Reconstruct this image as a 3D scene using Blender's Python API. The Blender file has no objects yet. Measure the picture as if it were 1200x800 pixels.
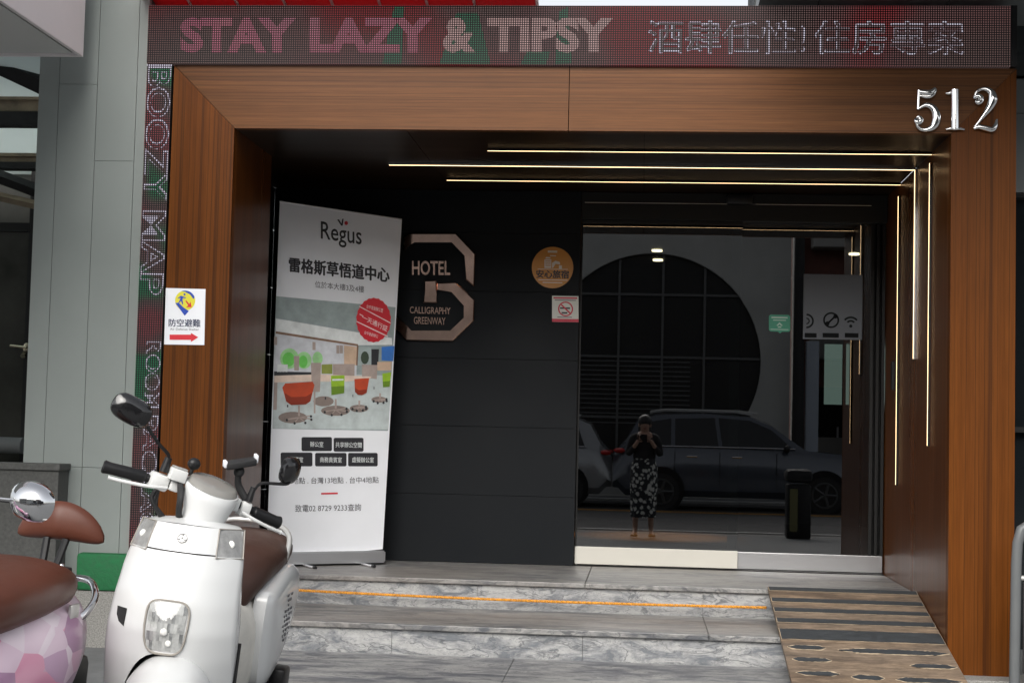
import bpy, bmesh, math, random
from mathutils import Vector, Matrix
random.seed(7)
R = math.radians
sc = bpy.context.scene
COL = sc.collection

# ------------------------------------------------------------------ camera, sky, sun, exposure
F_PX = 1824.2
YAW, PITCH, ROLL = 0.08483, 0.05922, 0.024146
CAM = Vector((0.0, -7.83, 1.131))
_f = Vector((-math.sin(YAW)*math.cos(PITCH), math.cos(YAW)*math.cos(PITCH), math.sin(PITCH)))
_r = Vector((math.cos(YAW), math.sin(YAW), 0)); _u = _r.cross(_f)
_r2 = math.cos(ROLL)*_r + math.sin(ROLL)*_u
_u2 = -math.sin(ROLL)*_r + math.cos(ROLL)*_u
cam_d = bpy.data.cameras.new('camera'); cam = bpy.data.objects.new('camera', cam_d); COL.objects.link(cam)
m = Matrix((_r2, _u2, -_f)).transposed().to_4x4(); m.translation = CAM
cam.matrix_world = m
cam_d.sensor_width = 36; cam_d.lens = 36*F_PX/1200; cam_d.clip_start = 0.02; cam_d.clip_end = 600
sc.camera = cam

SUN_EL, SUN_AZ = R(36), R(190)
w = bpy.data.worlds.new('World'); sc.world = w; w.use_nodes = True
nt = w.node_tree; bg = nt.nodes['Background']
sky = nt.nodes.new('ShaderNodeTexSky'); sky.sky_type = 'NISHITA'; sky.sun_disc = False
sky.sun_elevation = SUN_EL; sky.sun_rotation = SUN_AZ; sky.air_density = 1.0; sky.dust_density = 3.0
hs = nt.nodes.new('ShaderNodeHueSaturation'); hs.inputs['Saturation'].default_value = 0.22
nt.links.new(sky.outputs[0], hs.inputs['Color']); nt.links.new(hs.outputs[0], bg.inputs[0])
bg.inputs[1].default_value = 0.085
sun_d = bpy.data.lights.new('sun', 'SUN'); sun_d.energy = 1.3; sun_d.angle = R(50); sun_d.color = (1, .96, .9)
sun = bpy.data.objects.new('sun', sun_d); COL.objects.link(sun)
sun.rotation_euler = Vector((math.sin(SUN_AZ)*math.cos(SUN_EL), math.cos(SUN_AZ)*math.cos(SUN_EL), math.sin(SUN_EL))).to_track_quat('Z', 'Y').to_euler()
vs = sc.view_settings; vs.view_transform = 'Standard'; vs.look = 'None'; vs.exposure = 1.32; vs.gamma = 1

# ------------------------------------------------------------------ helpers
def ray(px, py): return _f*F_PX + _r2*(px-600) - _u2*(py-400)
def on_y(p, Y): d = ray(*p); return CAM + d*((Y-CAM.y)/d.y)
def on_plane(p, o, n): d = ray(*p); return CAM + d*((o-CAM).dot(n)/d.dot(n))

def srgb(r, g, b):
    f = lambda c: (c/255)/12.92 if c/255 <= .04045 else ((c/255+.055)/1.055)**2.4
    return (f(r), f(g), f(b), 1)

def mat(name, col, rough=.6, metal=0, spec=.5, **k):
    m = bpy.data.materials.new(name); m.use_nodes = True
    b = m.node_tree.nodes['Principled BSDF']
    if len(col) == 3: col = (*col, 1)
    b.inputs['Base Color'].default_value = col; b.inputs['Roughness'].default_value = rough
    b.inputs['Metallic'].default_value = metal; b.inputs['Specular IOR Level'].default_value = spec
    if 'coat' in k: b.inputs['Coat Weight'].default_value = k['coat']; b.inputs['Coat Roughness'].default_value = .06
    if 'emit' in k:
        b.inputs['Emission Color'].default_value = (*k['emit'][:3], 1); b.inputs['Emission Strength'].default_value = k.get('es', 1)
    if 'trans' in k: b.inputs['Transmission Weight'].default_value = k['trans']
    if 'var' in k:      # mottled colour and roughness: procedural wear
        amt, scale = k['var']; nt = m.node_tree
        tc = nt.nodes.new('ShaderNodeNewGeometry') if k.get('world') else nt.nodes.new('ShaderNodeTexCoord')
        out = tc.outputs['Position'] if k.get('world') else tc.outputs['Object']
        mp = nt.nodes.new('ShaderNodeMapping'); mp.inputs['Scale'].default_value = k.get('stretch', (1, 1, 1))
        nt.links.new(out, mp.inputs[0])
        no = nt.nodes.new('ShaderNodeTexNoise'); no.inputs['Scale'].default_value = scale; no.inputs['Detail'].default_value = 6
        no.inputs['Roughness'].default_value = .62
        nt.links.new(mp.outputs[0], no.inputs[0])
        mr = nt.nodes.new('ShaderNodeMapRange'); mr.inputs[1].default_value = .3; mr.inputs[2].default_value = .7
        mr.inputs[3].default_value = 1-amt; mr.inputs[4].default_value = 1+amt
        nt.links.new(no.outputs[0], mr.inputs[0])
        mx = nt.nodes.new('ShaderNodeVectorMath'); mx.operation = 'SCALE'; mx.inputs[0].default_value = col[:3]
        nt.links.new(mr.outputs[0], mx.inputs['Scale']); nt.links.new(mx.outputs[0], b.inputs['Base Color'])
        mr2 = nt.nodes.new('ShaderNodeMapRange'); mr2.inputs[1].default_value = .3; mr2.inputs[2].default_value = .7
        mr2.inputs[3].default_value = max(0, rough*.8); mr2.inputs[4].default_value = min(1, rough*1.25)
        nt.links.new(no.outputs[0], mr2.inputs[0]); nt.links.new(mr2.outputs[0], b.inputs['Roughness'])
        if k.get('bump'):
            bu = nt.nodes.new('ShaderNodeBump'); bu.inputs['Strength'].default_value = k['bump']; bu.inputs['Distance'].default_value = .01
            nt.links.new(no.outputs[0], bu.inputs['Height']); nt.links.new(bu.outputs[0], b.inputs['Normal'])
    return m

def wloc(o):
    v = Vector((0, 0, 0))
    while o is not None: v += o.location; o = o.parent
    return v

def finish(name, bm, material, parent=None, local=False, smooth=False, kind=None):
    me = bpy.data.meshes.new(name)
    bmesh.ops.recalc_face_normals(bm, faces=bm.faces[:])
    if smooth is not False:
        ang = R(40) if smooth is True else R(smooth)
        for f in bm.faces: f.smooth = True
        for e in bm.edges:
            if len(e.link_faces) == 2 and e.calc_face_angle(0) > ang: e.smooth = False
    o = bpy.data.objects.new(name, me)
    if parent is not None:
        o.parent = parent
        if not local: bmesh.ops.translate(bm, verts=bm.verts[:], vec=-wloc(parent))
    elif not local and bm.verts and kind != 'structure':
        xs = [v.co.x for v in bm.verts]; ys = [v.co.y for v in bm.verts]; zs = [v.co.z for v in bm.verts]
        c = Vector(((min(xs)+max(xs))/2, (min(ys)+max(ys))/2, min(zs)))
        bmesh.ops.translate(bm, verts=bm.verts[:], vec=-c); o.location = c
    bm.to_mesh(me); bm.free()
    if not isinstance(material, (list, tuple)): material = [material]
    for x in material: me.materials.append(x)
    COL.objects.link(o)
    if kind: o['kind'] = kind
    return o

def tag(o, label, cat, group=None):
    o['label'] = label; o['category'] = cat
    if group: o['group'] = group
    return o
def thing(name, label, cat, loc=(0, 0, 0), group=None):
    o = bpy.data.objects.new(name, None); o.empty_display_size = .1; o.location = loc; COL.objects.link(o)
    return tag(o, label, cat, group)

def BM(): return bmesh.new()
def box(bm, x0, x1, y0, y1, z0, z1, bev=0, M=None):
    vs = [bm.verts.new((x, y, z)) for x in (x0, x1) for y in (y0, y1) for z in (z0, z1)]
    fs = [(0, 1, 3, 2), (4, 6, 7, 5), (0, 4, 5, 1), (2, 3, 7, 6), (0, 2, 6, 4), (1, 5, 7, 3)]
    F = [bm.faces.new([vs[i] for i in f]) for f in fs]
    allv = vs
    if bev:
        r = bmesh.ops.bevel(bm, geom=list({e for f in F for e in f.edges}), offset=bev, segments=2, affect='EDGES', profile=.5)
        allv = list({v for f in r['faces'] for v in f.verts} | {v for v in vs if v.is_valid})
        seen = set(allv); st = list(allv)
        while st:
            v = st.pop()
            for e in v.link_edges:
                ov = e.other_vert(v)
                if ov not in seen: seen.add(ov); st.append(ov)
        allv = list(seen)
    if M is not None: bmesh.ops.transform(bm, matrix=M, verts=allv)
    return bm
def bx(*a, **k): return box(BM(), *a, **k)

def rings(bm, rs, closed=True, cap=True):
    V = [[bm.verts.new(p) for p in r] for r in rs]
    for a, b in zip(V, V[1:]):
        n = len(a)
        for i in range(n if closed else n-1):
            j = (i+1) % n
            try: bm.faces.new((a[i], a[j], b[j], b[i]))
            except ValueError: pass
    if cap and closed:
        for r in (V[0], V[-1]):
            try: bm.faces.new(r)
            except ValueError: pass
    return bm
def tube(bm, pts, r, seg=10, cap=True, flat=None):
    pts = [Vector(p) for p in pts]; n = len(pts)
    rr = r if isinstance(r, (list, tuple)) else [r]*n
    rs = []; prev = None
    for i, p in enumerate(pts):
        t = (pts[min(i+1, n-1)]-pts[max(i-1, 0)]).normalized()
        if prev is None:
            a = Vector((0, 0, 1)) if abs(t.z) < .9 else Vector((0, 1, 0))
            u = t.cross(a).normalized()
        else: u = (prev - t*prev.dot(t)).normalized()
        prev = u; v = t.cross(u)
        ring = [p + (u*math.cos(k*2*math.pi/seg)+v*math.sin(k*2*math.pi/seg))*rr[i] for k in range(seg)]
        if flat: ring = [Vector((q.x, p.y+(q.y-p.y)*flat, q.z)) for q in ring]
        rs.append(ring)
    return rings(bm, rs, True, cap)
def smooth_path(pts, n=6):
    P = [Vector(p) for p in pts]; out = []
    for i in range(len(P)-1):
        a, b, c, d = P[max(i-1, 0)], P[i], P[i+1], P[min(i+2, len(P)-1)]
        for k in range(n):
            t = k/n
            out.append(.5*((2*b)+(-a+c)*t+(2*a-5*b+4*c-d)*t*t+(-a+3*b-3*c+d)*t**3))
    out.append(P[-1]); return out
def smooth_vals(v, n=6):
    return [q.x for q in smooth_path([(x, 0, 0) for x in v], n)]
def prism(bm, poly, fn, d0, d1):       # poly of 2D points; fn(a, b, depth) -> 3D
    A = [bm.verts.new(fn(a, b, d0)) for a, b in poly]; B = [bm.verts.new(fn(a, b, d1)) for a, b in poly]
    n = len(poly)
    bm.faces.new(A); bm.faces.new(B[::-1])
    for i in range(n): bm.faces.new((A[i], B[i], B[(i+1) % n], A[(i+1) % n]))
    return bm
def flat_poly(bm, pts): bm.faces.new([bm.verts.new(p) for p in pts]); return bm
def ellipsoid(bm, c, rx, ry, rz, M=None, seg=20, rg=12):
    g = bmesh.ops.create_uvsphere(bm, u_segments=seg, v_segments=rg, radius=1)
    T = Matrix.Translation(c) @ Matrix.Diagonal((rx, ry, rz, 1))
    if M is not None: T = Matrix.Translation(c) @ M @ Matrix.Diagonal((rx, ry, rz, 1))
    bmesh.ops.transform(bm, matrix=T, verts=g['verts']); return bm
def cyl(bm, p0, p1, r0, r1=None, seg=20):
    return tube(bm, [p0, p1], [r0, r0 if r1 is None else r1], seg)
def loft_ellipse(bm, secs, seg=28, power=2.0):     # secs: (centre, half u, half v, axis u, axis v)
    rs = []
    for c, a, b, u, v in secs:
        c, u, v = Vector(c), Vector(u), Vector(v); ring = []
        for k in range(seg):
            t = 2*math.pi*k/seg; ct, st = math.cos(t), math.sin(t)
            ring.append(c+u*(a*math.copysign(abs(ct)**(2/power), ct))+v*(b*math.copysign(abs(st)**(2/power), st)))
        rs.append(ring)
    return rings(bm, rs)
X_, Y_, Z_ = (1, 0, 0), (0, 1, 0), (0, 0, 1)

_tcache = {}
def text2d(s, bold=0, extrude=0, bevel=0, spacing=1.0):
    key = (s, bold, extrude, bevel, spacing)
    if key in _tcache: return _tcache[key]
    cu = bpy.data.curves.new('t', 'FONT'); cu.body = s; cu.size = 1; cu.offset = bold; cu.extrude = extrude; cu.bevel_depth = bevel
    cu.space_character = spacing; cu.resolution_u = 3; cu.fill_mode = 'BOTH' if extrude else 'FRONT'
    o = bpy.data.objects.new('t', cu); COL.objects.link(o); bpy.context.view_layer.update()
    dg = bpy.context.evaluated_depsgraph_get()
    me = bpy.data.meshes.new_from_object(o.evaluated_get(dg))
    V = [tuple(v.co) for v in me.vertices]; F = [tuple(p.vertices) for p in me.polygons]
    bpy.data.meshes.remove(me); bpy.data.objects.remove(o); bpy.data.curves.remove(cu)
    _tcache[key] = (V, F); return V, F
def text_into(bm, s, fn, bold=0, extrude=0, bevel=0, spacing=1.0, rot=0, z_mul=1):
    """fit the text's own bounding box onto fn(u, v, d), u to the right and v downwards from 0 to 1"""
    cjk = any(ord(c) > 0x2e80 for c in s) or s == 'Regus'
    if cjk and bold:                     # heavier strokes: the same glyphs laid down again slightly beside themselves
        k = bold*.45
        for i, (du, dv) in enumerate(((-k, 0), (k, 0), (0, k*.7), (0, -k*.7), (0, 0))):
            w_ = len(s)
            text_into(bm, s, (lambda du, dv, i: lambda u, v, d=0: fn(u+du/w_ if not rot else u, v+dv, d+i*1e-5))(du, dv, i), 0, extrude, bevel, spacing, rot, z_mul)
        return bm
    V, F = text2d(s, bold, extrude, bevel, spacing)
    x0 = min(v[0] for v in V); x1 = max(v[0] for v in V); y0 = min(v[1] for v in V); y1 = max(v[1] for v in V)
    vs = []
    for v in V:
        u, t = (v[0]-x0)/(x1-x0), (y1-v[1])/(y1-y0)
        if rot: u, t = 1-t, u            # read from top to bottom, turned clockwise
        vs.append(bm.verts.new(fn(u, t, v[2]*z_mul)))
    for f in F:
        try: bm.faces.new([vs[i] for i in f])
        except ValueError: pass
    return bm
def aff(A, B, C, n=Vector((0, -1, 0)), off=0.0):   # A top left, B top right, C bottom left (3D)
    return lambda u, v, d=0: A+(B-A)*u+(C-A)*v+n*(off+d)

# ------------------------------------------------------------------ materials
def wood(name, axis, c1, c2, c3, rough=.38, gloss=.13):
    m = bpy.data.materials.new(name); m.use_nodes = True; nt = m.node_tree; b = nt.nodes['Principled BSDF']
    g = nt.nodes.new('ShaderNodeNewGeometry'); N = nt.nodes.new; L = nt.links.new
    def noise(scale, st, det=4):
        mp = N('ShaderNodeMapping'); mp.inputs['Scale'].default_value = st; L(g.outputs['Position'], mp.inputs[0])
        no = N('ShaderNodeTexNoise'); no.inputs['Scale'].default_value = scale; no.inputs['Detail'].default_value = det; no.inputs['Roughness'].default_value = .6
        L(mp.outputs[0], no.inputs[0]); return no.outputs[0]
    # grain runs along 'axis'
    st = (1, 1, .012) if axis == 'z' else (.012, 1, 1)
    if axis == 'y': st = (1, .012, 1)
    n1 = noise(20, st, 3); n2 = noise(150, tuple(s if s == 1 else .03 for s in st), 5); n3 = noise(3.5, tuple(s if s == 1 else .04 for s in st), 2)
    r1 = N('ShaderNodeValToRGB'); r1.color_ramp.elements[0].position = .36; r1.color_ramp.elements[1].position = .66
    r1.color_ramp.elements[0].color = (*c1, 1); r1.color_ramp.elements[1].color = (*c2, 1); L(n1, r1.inputs[0])
    mr = N('ShaderNodeMapRange'); mr.inputs[1].default_value = .3; mr.inputs[2].default_value = .7; mr.inputs[3].default_value = .80; mr.inputs[4].default_value = 1.16
    L(n2, mr.inputs[0])
    vm = N('ShaderNodeVectorMath'); vm.operation = 'SCALE'; L(r1.outputs[0], vm.inputs[0]); L(mr.outputs[0], vm.inputs['Scale'])
    # thin dark veneer lines
    n4 = noise(19, tuple(q if q == 1 else .002 for q in st), 1); ln = N('ShaderNodeValToRGB'); e = ln.color_ramp.elements
    e[0].position = .476; e[0].color = (0, 0, 0, 1); e[1].position = .524; e[1].color = (0, 0, 0, 1); k = e.new(.5); k.color = (1, 1, 1, 1)
    L(n4, ln.inputs[0])
    mx = N('ShaderNodeMix'); mx.data_type = 'RGBA'; mx.inputs[7].default_value = (*c3, 1)
    ml = N('ShaderNodeMath'); ml.operation = 'MULTIPLY'; ml.inputs[1].default_value = .62; L(ln.outputs[0], ml.inputs[0])
    L(ml.outputs[0], mx.inputs[0]); L(vm.outputs[0], mx.inputs[6]); L(mx.outputs[2], b.inputs['Base Color'])
    mr3 = N('ShaderNodeMapRange'); mr3.inputs[3].default_value = rough*.8; mr3.inputs[4].default_value = rough*1.3; L(n3, mr3.inputs[0]); L(mr3.outputs[0], b.inputs['Roughness'])
    b.inputs['Specular IOR Level'].default_value = gloss
    bu = N('ShaderNodeBump'); bu.inputs['Strength'].default_value = .12; bu.inputs['Distance'].default_value = .002; L(n2, bu.inputs['Height']); L(bu.outputs[0], b.inputs['Normal'])
    return m
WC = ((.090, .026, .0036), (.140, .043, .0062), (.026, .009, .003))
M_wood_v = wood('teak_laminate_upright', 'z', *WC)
M_wood_h = wood('teak_laminate_level', 'x', (.100, .038, .012), (.142, .057, .019), (.045, .019, .008), rough=.4, gloss=.16)  # paler, greyer than the upright boards: sky reflection put into the colour
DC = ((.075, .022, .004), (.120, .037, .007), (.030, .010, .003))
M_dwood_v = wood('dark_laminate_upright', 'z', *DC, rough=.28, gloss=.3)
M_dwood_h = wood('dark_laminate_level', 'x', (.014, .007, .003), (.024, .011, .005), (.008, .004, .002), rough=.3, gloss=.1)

def marble(name, base, vein, scale=3.0, stretch=(1, 1, 1), rough=.35, amt=1.0, tint=None):
    m = bpy.data.materials.new(name); m.use_nodes = True; nt = m.node_tree; b = nt.nodes['Principled BSDF']; N = nt.nodes.new; L = nt.links.new
    g = N('ShaderNodeNewGeometry'); mp = N('ShaderNodeMapping'); mp.inputs['Scale'].default_value = stretch; L(g.outputs['Position'], mp.inputs[0])
    n0 = N('ShaderNodeTexNoise'); n0.inputs['Scale'].default_value = scale; n0.inputs['Detail'].default_value = 5; L(mp.outputs[0], n0.inputs[0])
    mxv = N('ShaderNodeMix'); mxv.data_type = 'VECTOR'; mxv.inputs[0].default_value = .42; L(mp.outputs[0], mxv.inputs[4]); L(n0.outputs['Color'], mxv.inputs[5])
    n1 = N('ShaderNodeTexNoise'); n1.inputs['Scale'].default_value = scale*3.2; n1.inputs['Detail'].default_value = 9; n1.inputs['Roughness'].default_value = .66; L(mxv.outputs[1], n1.inputs[0])
    r = N('ShaderNodeValToRGB'); e = r.color_ramp.elements
    e[0].position = .40; e[0].color = (*vein, 1); e[1].position = .56; e[1].color = (*base, 1)
    k = e.new(.49); k.color = tuple(.35*a+.65*c for a, c in zip(vein, base))+(1,)
    L(n1.outputs[0], r.inputs[0])
    wv = N('ShaderNodeTexNoise'); wv.inputs['Scale'].default_value = scale*1.6; wv.inputs['Detail'].default_value = 7; wv.inputs['Distortion'].default_value = 1.8; L(mxv.outputs[1], wv.inputs[0])
    ln = N('ShaderNodeValToRGB'); e = ln.color_ramp.elements; e[0].position = .478; e[0].color = (0, 0, 0, 1); e[1].position = .522; e[1].color = (0, 0, 0, 1); k = e.new(.5); k.color = (1, 1, 1, 1)
    L(wv.outputs[0], ln.inputs[0]); ml = N('ShaderNodeMath'); ml.operation = 'MULTIPLY'; ml.inputs[1].default_value = .75*amt; L(ln.outputs[0], ml.inputs[0])
    mx = N('ShaderNodeMix'); mx.data_type = 'RGBA'; mx.inputs[7].default_value = tuple(v*.55 for v in vein)+(1,); L(ml.outputs[0], mx.inputs[0]); L(r.outputs[0], mx.inputs[6])
    out = mx.outputs[2]
    w2 = N('ShaderNodeTexNoise'); w2.inputs['Scale'].default_value = scale*4.5; w2.inputs['Detail'].default_value = 5; w2.inputs['Distortion'].default_value = 2.6; L(mxv.outputs[1], w2.inputs[0])
    l2 = N('ShaderNodeValToRGB'); e = l2.color_ramp.elements; e[0].position = .470; e[0].color = (0, 0, 0, 1); e[1].position = .530; e[1].color = (0, 0, 0, 1); k = e.new(.5); k.color = (1, 1, 1, 1)
    L(w2.outputs[0], l2.inputs[0]); q2 = N('ShaderNodeMath'); q2.operation = 'MULTIPLY'; q2.inputs[1].default_value = .5*amt; L(l2.outputs[0], q2.inputs[0])
    x2 = N('ShaderNodeMix'); x2.data_type = 'RGBA'; x2.inputs[7].default_value = tuple(v*.8 for v in vein)+(1,); L(q2.outputs[0], x2.inputs[0]); L(out, x2.inputs[6]); out = x2.outputs[2]
    if tint:
        n5 = N('ShaderNodeTexNoise'); n5.inputs['Scale'].default_value = 1.4; n5.inputs['Detail'].default_value = 4; L(mp.outputs[0], n5.inputs[0])
        mt = N('ShaderNodeMapRange'); mt.inputs[1].default_value = .42; mt.inputs[2].default_value = .6; mt.inputs[4].default_value = .5; L(n5.outputs[0], mt.inputs[0])
        m2 = N('ShaderNodeMix'); m2.data_type = 'RGBA'; m2.inputs[7].default_value = (*tint, 1); L(mt.outputs[0], m2.inputs[0]); L(out, m2.inputs[6]); out = m2.outputs[2]
    L(out, b.inputs['Base Color']); b.inputs['Roughness'].default_value = rough
    return m
M_marble = marble('grey_veined_marble', (.38, .38, .375), (.15, .16, .175), 3.0, (.6, 1, 1.9), .4, 1.1)
M_marble_tread = marble('worn_marble_tread_sheen', (.27, .265, .255), (.085, .09, .10), 2.8, (.45, 1.7, 1), .42, 1.1, (.21, .185, .165))  # darker, browner than the risers: reflected surroundings put into base and tint
M_marble_floor = marble('marble_paving', (.29, .29, .285), (.09, .095, .11), 2.8, (.55, 1.5, 1), .45, 1.1)

def led(name, on, off, strength, zones=None):
    """a board of lamps: round dots at a fixed pitch, on = colour of the lit lamps"""
    P = .0116
    m = bpy.data.materials.new(name); m.use_nodes = True; nt = m.node_tree; b = nt.nodes['Principled BSDF']; N = nt.nodes.new; L = nt.links.new
    g = N('ShaderNodeNewGeometry'); sp = N('ShaderNodeSeparateXYZ'); L(g.outputs['Position'], sp.inputs[0])
    def tri(o):
        a = N('ShaderNodeMath'); a.operation = 'DIVIDE'; a.inputs[1].default_value = P; L(o, a.inputs[0])
        f = N('ShaderNodeMath'); f.operation = 'FRACT'; L(a.outputs[0], f.inputs[0])
        s = N('ShaderNodeMath'); s.operation = 'SUBTRACT'; s.inputs[1].default_value = .5; L(f.outputs[0], s.inputs[0])
        q = N('ShaderNodeMath'); q.operation = 'POWER'; q.inputs[1].default_value = 2; L(s.outputs[0], q.inputs[0]); return q.outputs[0]
    ad = N('ShaderNodeMath'); ad.operation = 'ADD'; L(tri(sp.outputs[0]), ad.inputs[0]); L(tri(sp.outputs[2]), ad.inputs[1])
    lt = N('ShaderNodeMath'); lt.operation = 'LESS_THAN'; lt.inputs[1].default_value = .09; L(ad.outputs[0], lt.inputs[0])
    col = None
    if zones:
        n = N('ShaderNodeTexNoise'); n.inputs['Scale'].default_value = zones[1]; n.inputs['Detail'].default_value = 1; L(g.outputs['Position'], n.inputs[0])
        r = N('ShaderNodeValToRGB'); r.color_ramp.interpolation = 'EASE'; e = r.color_ramp.elements
        e[0].position = .38; e[0].color = (*zones[0][0], 1); e[1].position = .64; e[1].color = (*zones[0][2], 1); k = e.new(.5); k.color = (*zones[0][1], 1)
        L(n.outputs[0], r.inputs[0]); col = r.outputs[0]
    mu = N('ShaderNodeMath'); mu.operation = 'MULTIPLY'; mu.inputs[1].default_value = strength; L(lt.outputs[0], mu.inputs[0])
    if col: L(col, b.inputs['Emission Color'])
    else: b.inputs['Emission Color'].default_value = (*on, 1)
    L(mu.outputs[0], b.inputs['Emission Strength']); b.inputs['Base Color'].default_value = (*off, 1); b.inputs['Roughness'].default_value = .7; b.inputs['Specular IOR Level'].default_value = .12
    return m
M_led_bg = led('led_board', (.1, .06, .06), (.014, .013, .013), .23, (((.26, .17, .16), (.30, .15, .15), (.46, .05, .06)), 1.1))
M_led_bg2 = led('led_board_strip', (.1, .06, .06), (.014, .014, .014), .20, (((.03, .34, .15), (.26, .15, .15), (.48, .10, .12)), 3.2))
M_led_green = led('led_green_patch', (.07, .24, .14), (.016, .016, .016), .24)
M_led_pink = led('led_pink', (.85, .20, .36), (.03, .02, .02), .27, (((.62, .24, .32), (.66, .20, .30), (.72, .26, .32)), 1.5))
M_led_pale = led('led_pale', (.8, .50, .48), (.03, .025, .025), .27)
M_led_white = led('led_white', (.90, .84, 1), (.04, .035, .045), .32)
M_led_dark = led('led_dark', (.26, .17, .18), (.016, .016, .016), .27)

M_paper = mat('white_print', (.82, .84, .88), .45, var=(.03, 3))
M_black = mat('black_plastic', (.012, .012, .013), .42, spec=.35)
M_blackm = mat('black_matt', (.015, .015, .016), .7, var=(.2, 20))
M_ink = mat('black_ink', (.02, .02, .025), .5)
M_ink_grey = mat('grey_ink', (.09, .09, .10), .5)
M_red = mat('red_ink', (.62, .02, .035), .45)
def translucent(name, c, f):
    m = bpy.data.materials.new(name); m.use_nodes = True; nt = m.node_tree; b = nt.nodes['Principled BSDF']; b.inputs['Base Color'].default_value = (*c, 1); b.inputs['Roughness'].default_value = .4
    t = nt.nodes.new('ShaderNodeBsdfTranslucent'); t.inputs[0].default_value = (*c, 1); x = nt.nodes.new('ShaderNodeMixShader'); x.inputs[0].default_value = f
    nt.links.new(b.outputs[0], x.inputs[1]); nt.links.new(t.outputs[0], x.inputs[2]); nt.links.new(x.outputs[0], nt.nodes['Material Output'].inputs[0]); return m
M_redaw = translucent('translucent_red_sheet', (.62, .055, .065), .5); M_seamw = translucent('pale_seam', (.85, .80, .78), .5)
M_chrome = mat('chrome', (.82, .82, .83), .06, 1)
M_chrome_b = mat('chrome_letters', (.86, .86, .86), .12, 1)
M_steel = mat('brushed_steel', (.50, .50, .51), .34, 1)
M_cream = mat('cream_kick_plate', (.58, .565, .51), .45, var=(.03, 3))
M_grey = mat('grey_metal_cladding', (.235, .262, .250), .48, var=(.05, 1.6), world=True)
M_greyd = mat('joint_dark', (.09, .095, .095), .7)
M_dark = mat('charcoal_tile', (.0085, .0100, .0120), .6, spec=.15, var=(.10, 1.2), world=True)
M_gap = mat('black_joint', (.004, .004, .004), .9)
M_frame = mat('dark_aluminium', (.010, .010, .010), .5, .0, .3)
M_rose = mat('rose_gold_plate', (.62, .42, .34), .10, 1, var=(.25, 5))
M_led_strip = mat('warm_light_strip', (1, .85, .6), .4, emit=(1, .66, .34), es=2.2)
M_alu = mat('anodised_aluminium', (.62, .62, .63), .28, 1)
M_granite = mat('speckled_granite', (.24, .235, .22), .7, var=(.55, 150), world=True, bump=.2)
M_stone = mat('dark_granite_block', (.075, .076, .072), .75, var=(.35, 60), world=True, bump=.2)
M_turf = mat('green_artificial_turf', (.012, .13, .045), .75, var=(.22, 40), world=True, bump=.5)
M_pave = mat('sidewalk_concrete', (.15, .155, .158), .85, var=(.2, 14), world=True, bump=.3)
M_road = mat('asphalt', (.05, .05, .052), .85, var=(.3, 60), world=True, bump=.3)
M_linew = mat('white_road_paint', (.6, .6, .58), .7, var=(.15, 9), world=True)
M_liney = mat('yellow_road_paint', (.6, .30, .03), .7, var=(.15, 9), world=True)
M_conc = mat('fair_faced_concrete', (.42, .42, .40), .8, var=(.12, 1.3), world=True, bump=.1)
M_ply = None
def plywood():
    m = marble('worn_plywood', (.27, .195, .130), (.12, .085, .060), 2.2, (.35, 2.2, 1), .75, .35, (.155, .125, .10)); return m
M_ply = plywood()
def wear(m, scale, stretch, lo, hi):          # fine grain and scuffs over an existing colour
    nt = m.node_tree; b = nt.nodes['Principled BSDF']; src = b.inputs['Base Color'].links[0].from_socket; N = nt.nodes.new; L = nt.links.new
    g = N('ShaderNodeNewGeometry'); mp = N('ShaderNodeMapping'); mp.inputs['Scale'].default_value = stretch; L(g.outputs['Position'], mp.inputs[0])
    n = N('ShaderNodeTexNoise'); n.inputs['Scale'].default_value = scale; n.inputs['Detail'].default_value = 8; n.inputs['Roughness'].default_value = .75; L(mp.outputs[0], n.inputs[0])
    mr = N('ShaderNodeMapRange'); mr.inputs[1].default_value = .36; mr.inputs[2].default_value = .64; mr.inputs[3].default_value = lo; mr.inputs[4].default_value = hi; L(n.outputs[0], mr.inputs[0])
    v = N('ShaderNodeVectorMath'); v.operation = 'SCALE'; L(src, v.inputs[0]); L(mr.outputs[0], v.inputs['Scale']); L(v.outputs[0], b.inputs['Base Color'])
wear(M_ply, 22, (.6, 2.5, 1), .62, 1.28); wear(M_ply, 4, (1, 1, 1), .8, 1.12)
wear(M_marble, 30, (1, 1, 1.4), .84, 1.12); wear(M_marble_tread, 26, (.7, 1.6, 1), .80, 1.15); wear(M_marble_floor, 26, (.7, 1.6, 1), .80, 1.15)
M_strip = mat('grey_grip_tape', (.035, .040, .045), .65, var=(.3, 30), world=True)
M_strip_edge = mat('tape_glue_edge', (.50, .40, .28), .8)
M_rope = mat('orange_gold_cord', (.62, .27, .03), .45, var=(.45, 90))
M_pinkw = mat('pale_canopy_panel', (.86, .82, .83), .4, var=(.04, 2), world=True)
M_soff = mat('grey_soffit_panel', (.16, .17, .17), .6)
M_beam = mat('weathered_brown_beam', (.27, .215, .15), .8, var=(.4, 8), world=True)
M_wpaint = mat('white_scooter_paint', (.62, .63, .63), .25, coat=.5)
M_wdirty = mat('dusty_white_panel', (.62, .60, .55), .4, var=(.18, 7))
M_seatb = mat('dark_brown_vinyl', (.060, .030, .023), .45, spec=.3, var=(.10, 8), bump=.05)
M_seatr = mat('red_brown_vinyl', (.092, .029, .017), .42, spec=.35, var=(.10, 8), bump=.05)
M_tyre = mat('tyre_rubber', (.02, .02, .02), .8)
M_silver = mat('silver_casting', (.60, .60, .58), .35, .6)
M_whites = mat('white_switch_plastic', (.66, .67, .66), .35, var=(.06, 20))
M_gauge = mat('smoked_gauge_lens', (.24, .235, .22), .18, 0)
M_orange = mat('amber_plastic', (.6, .12, .02), .3)

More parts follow.
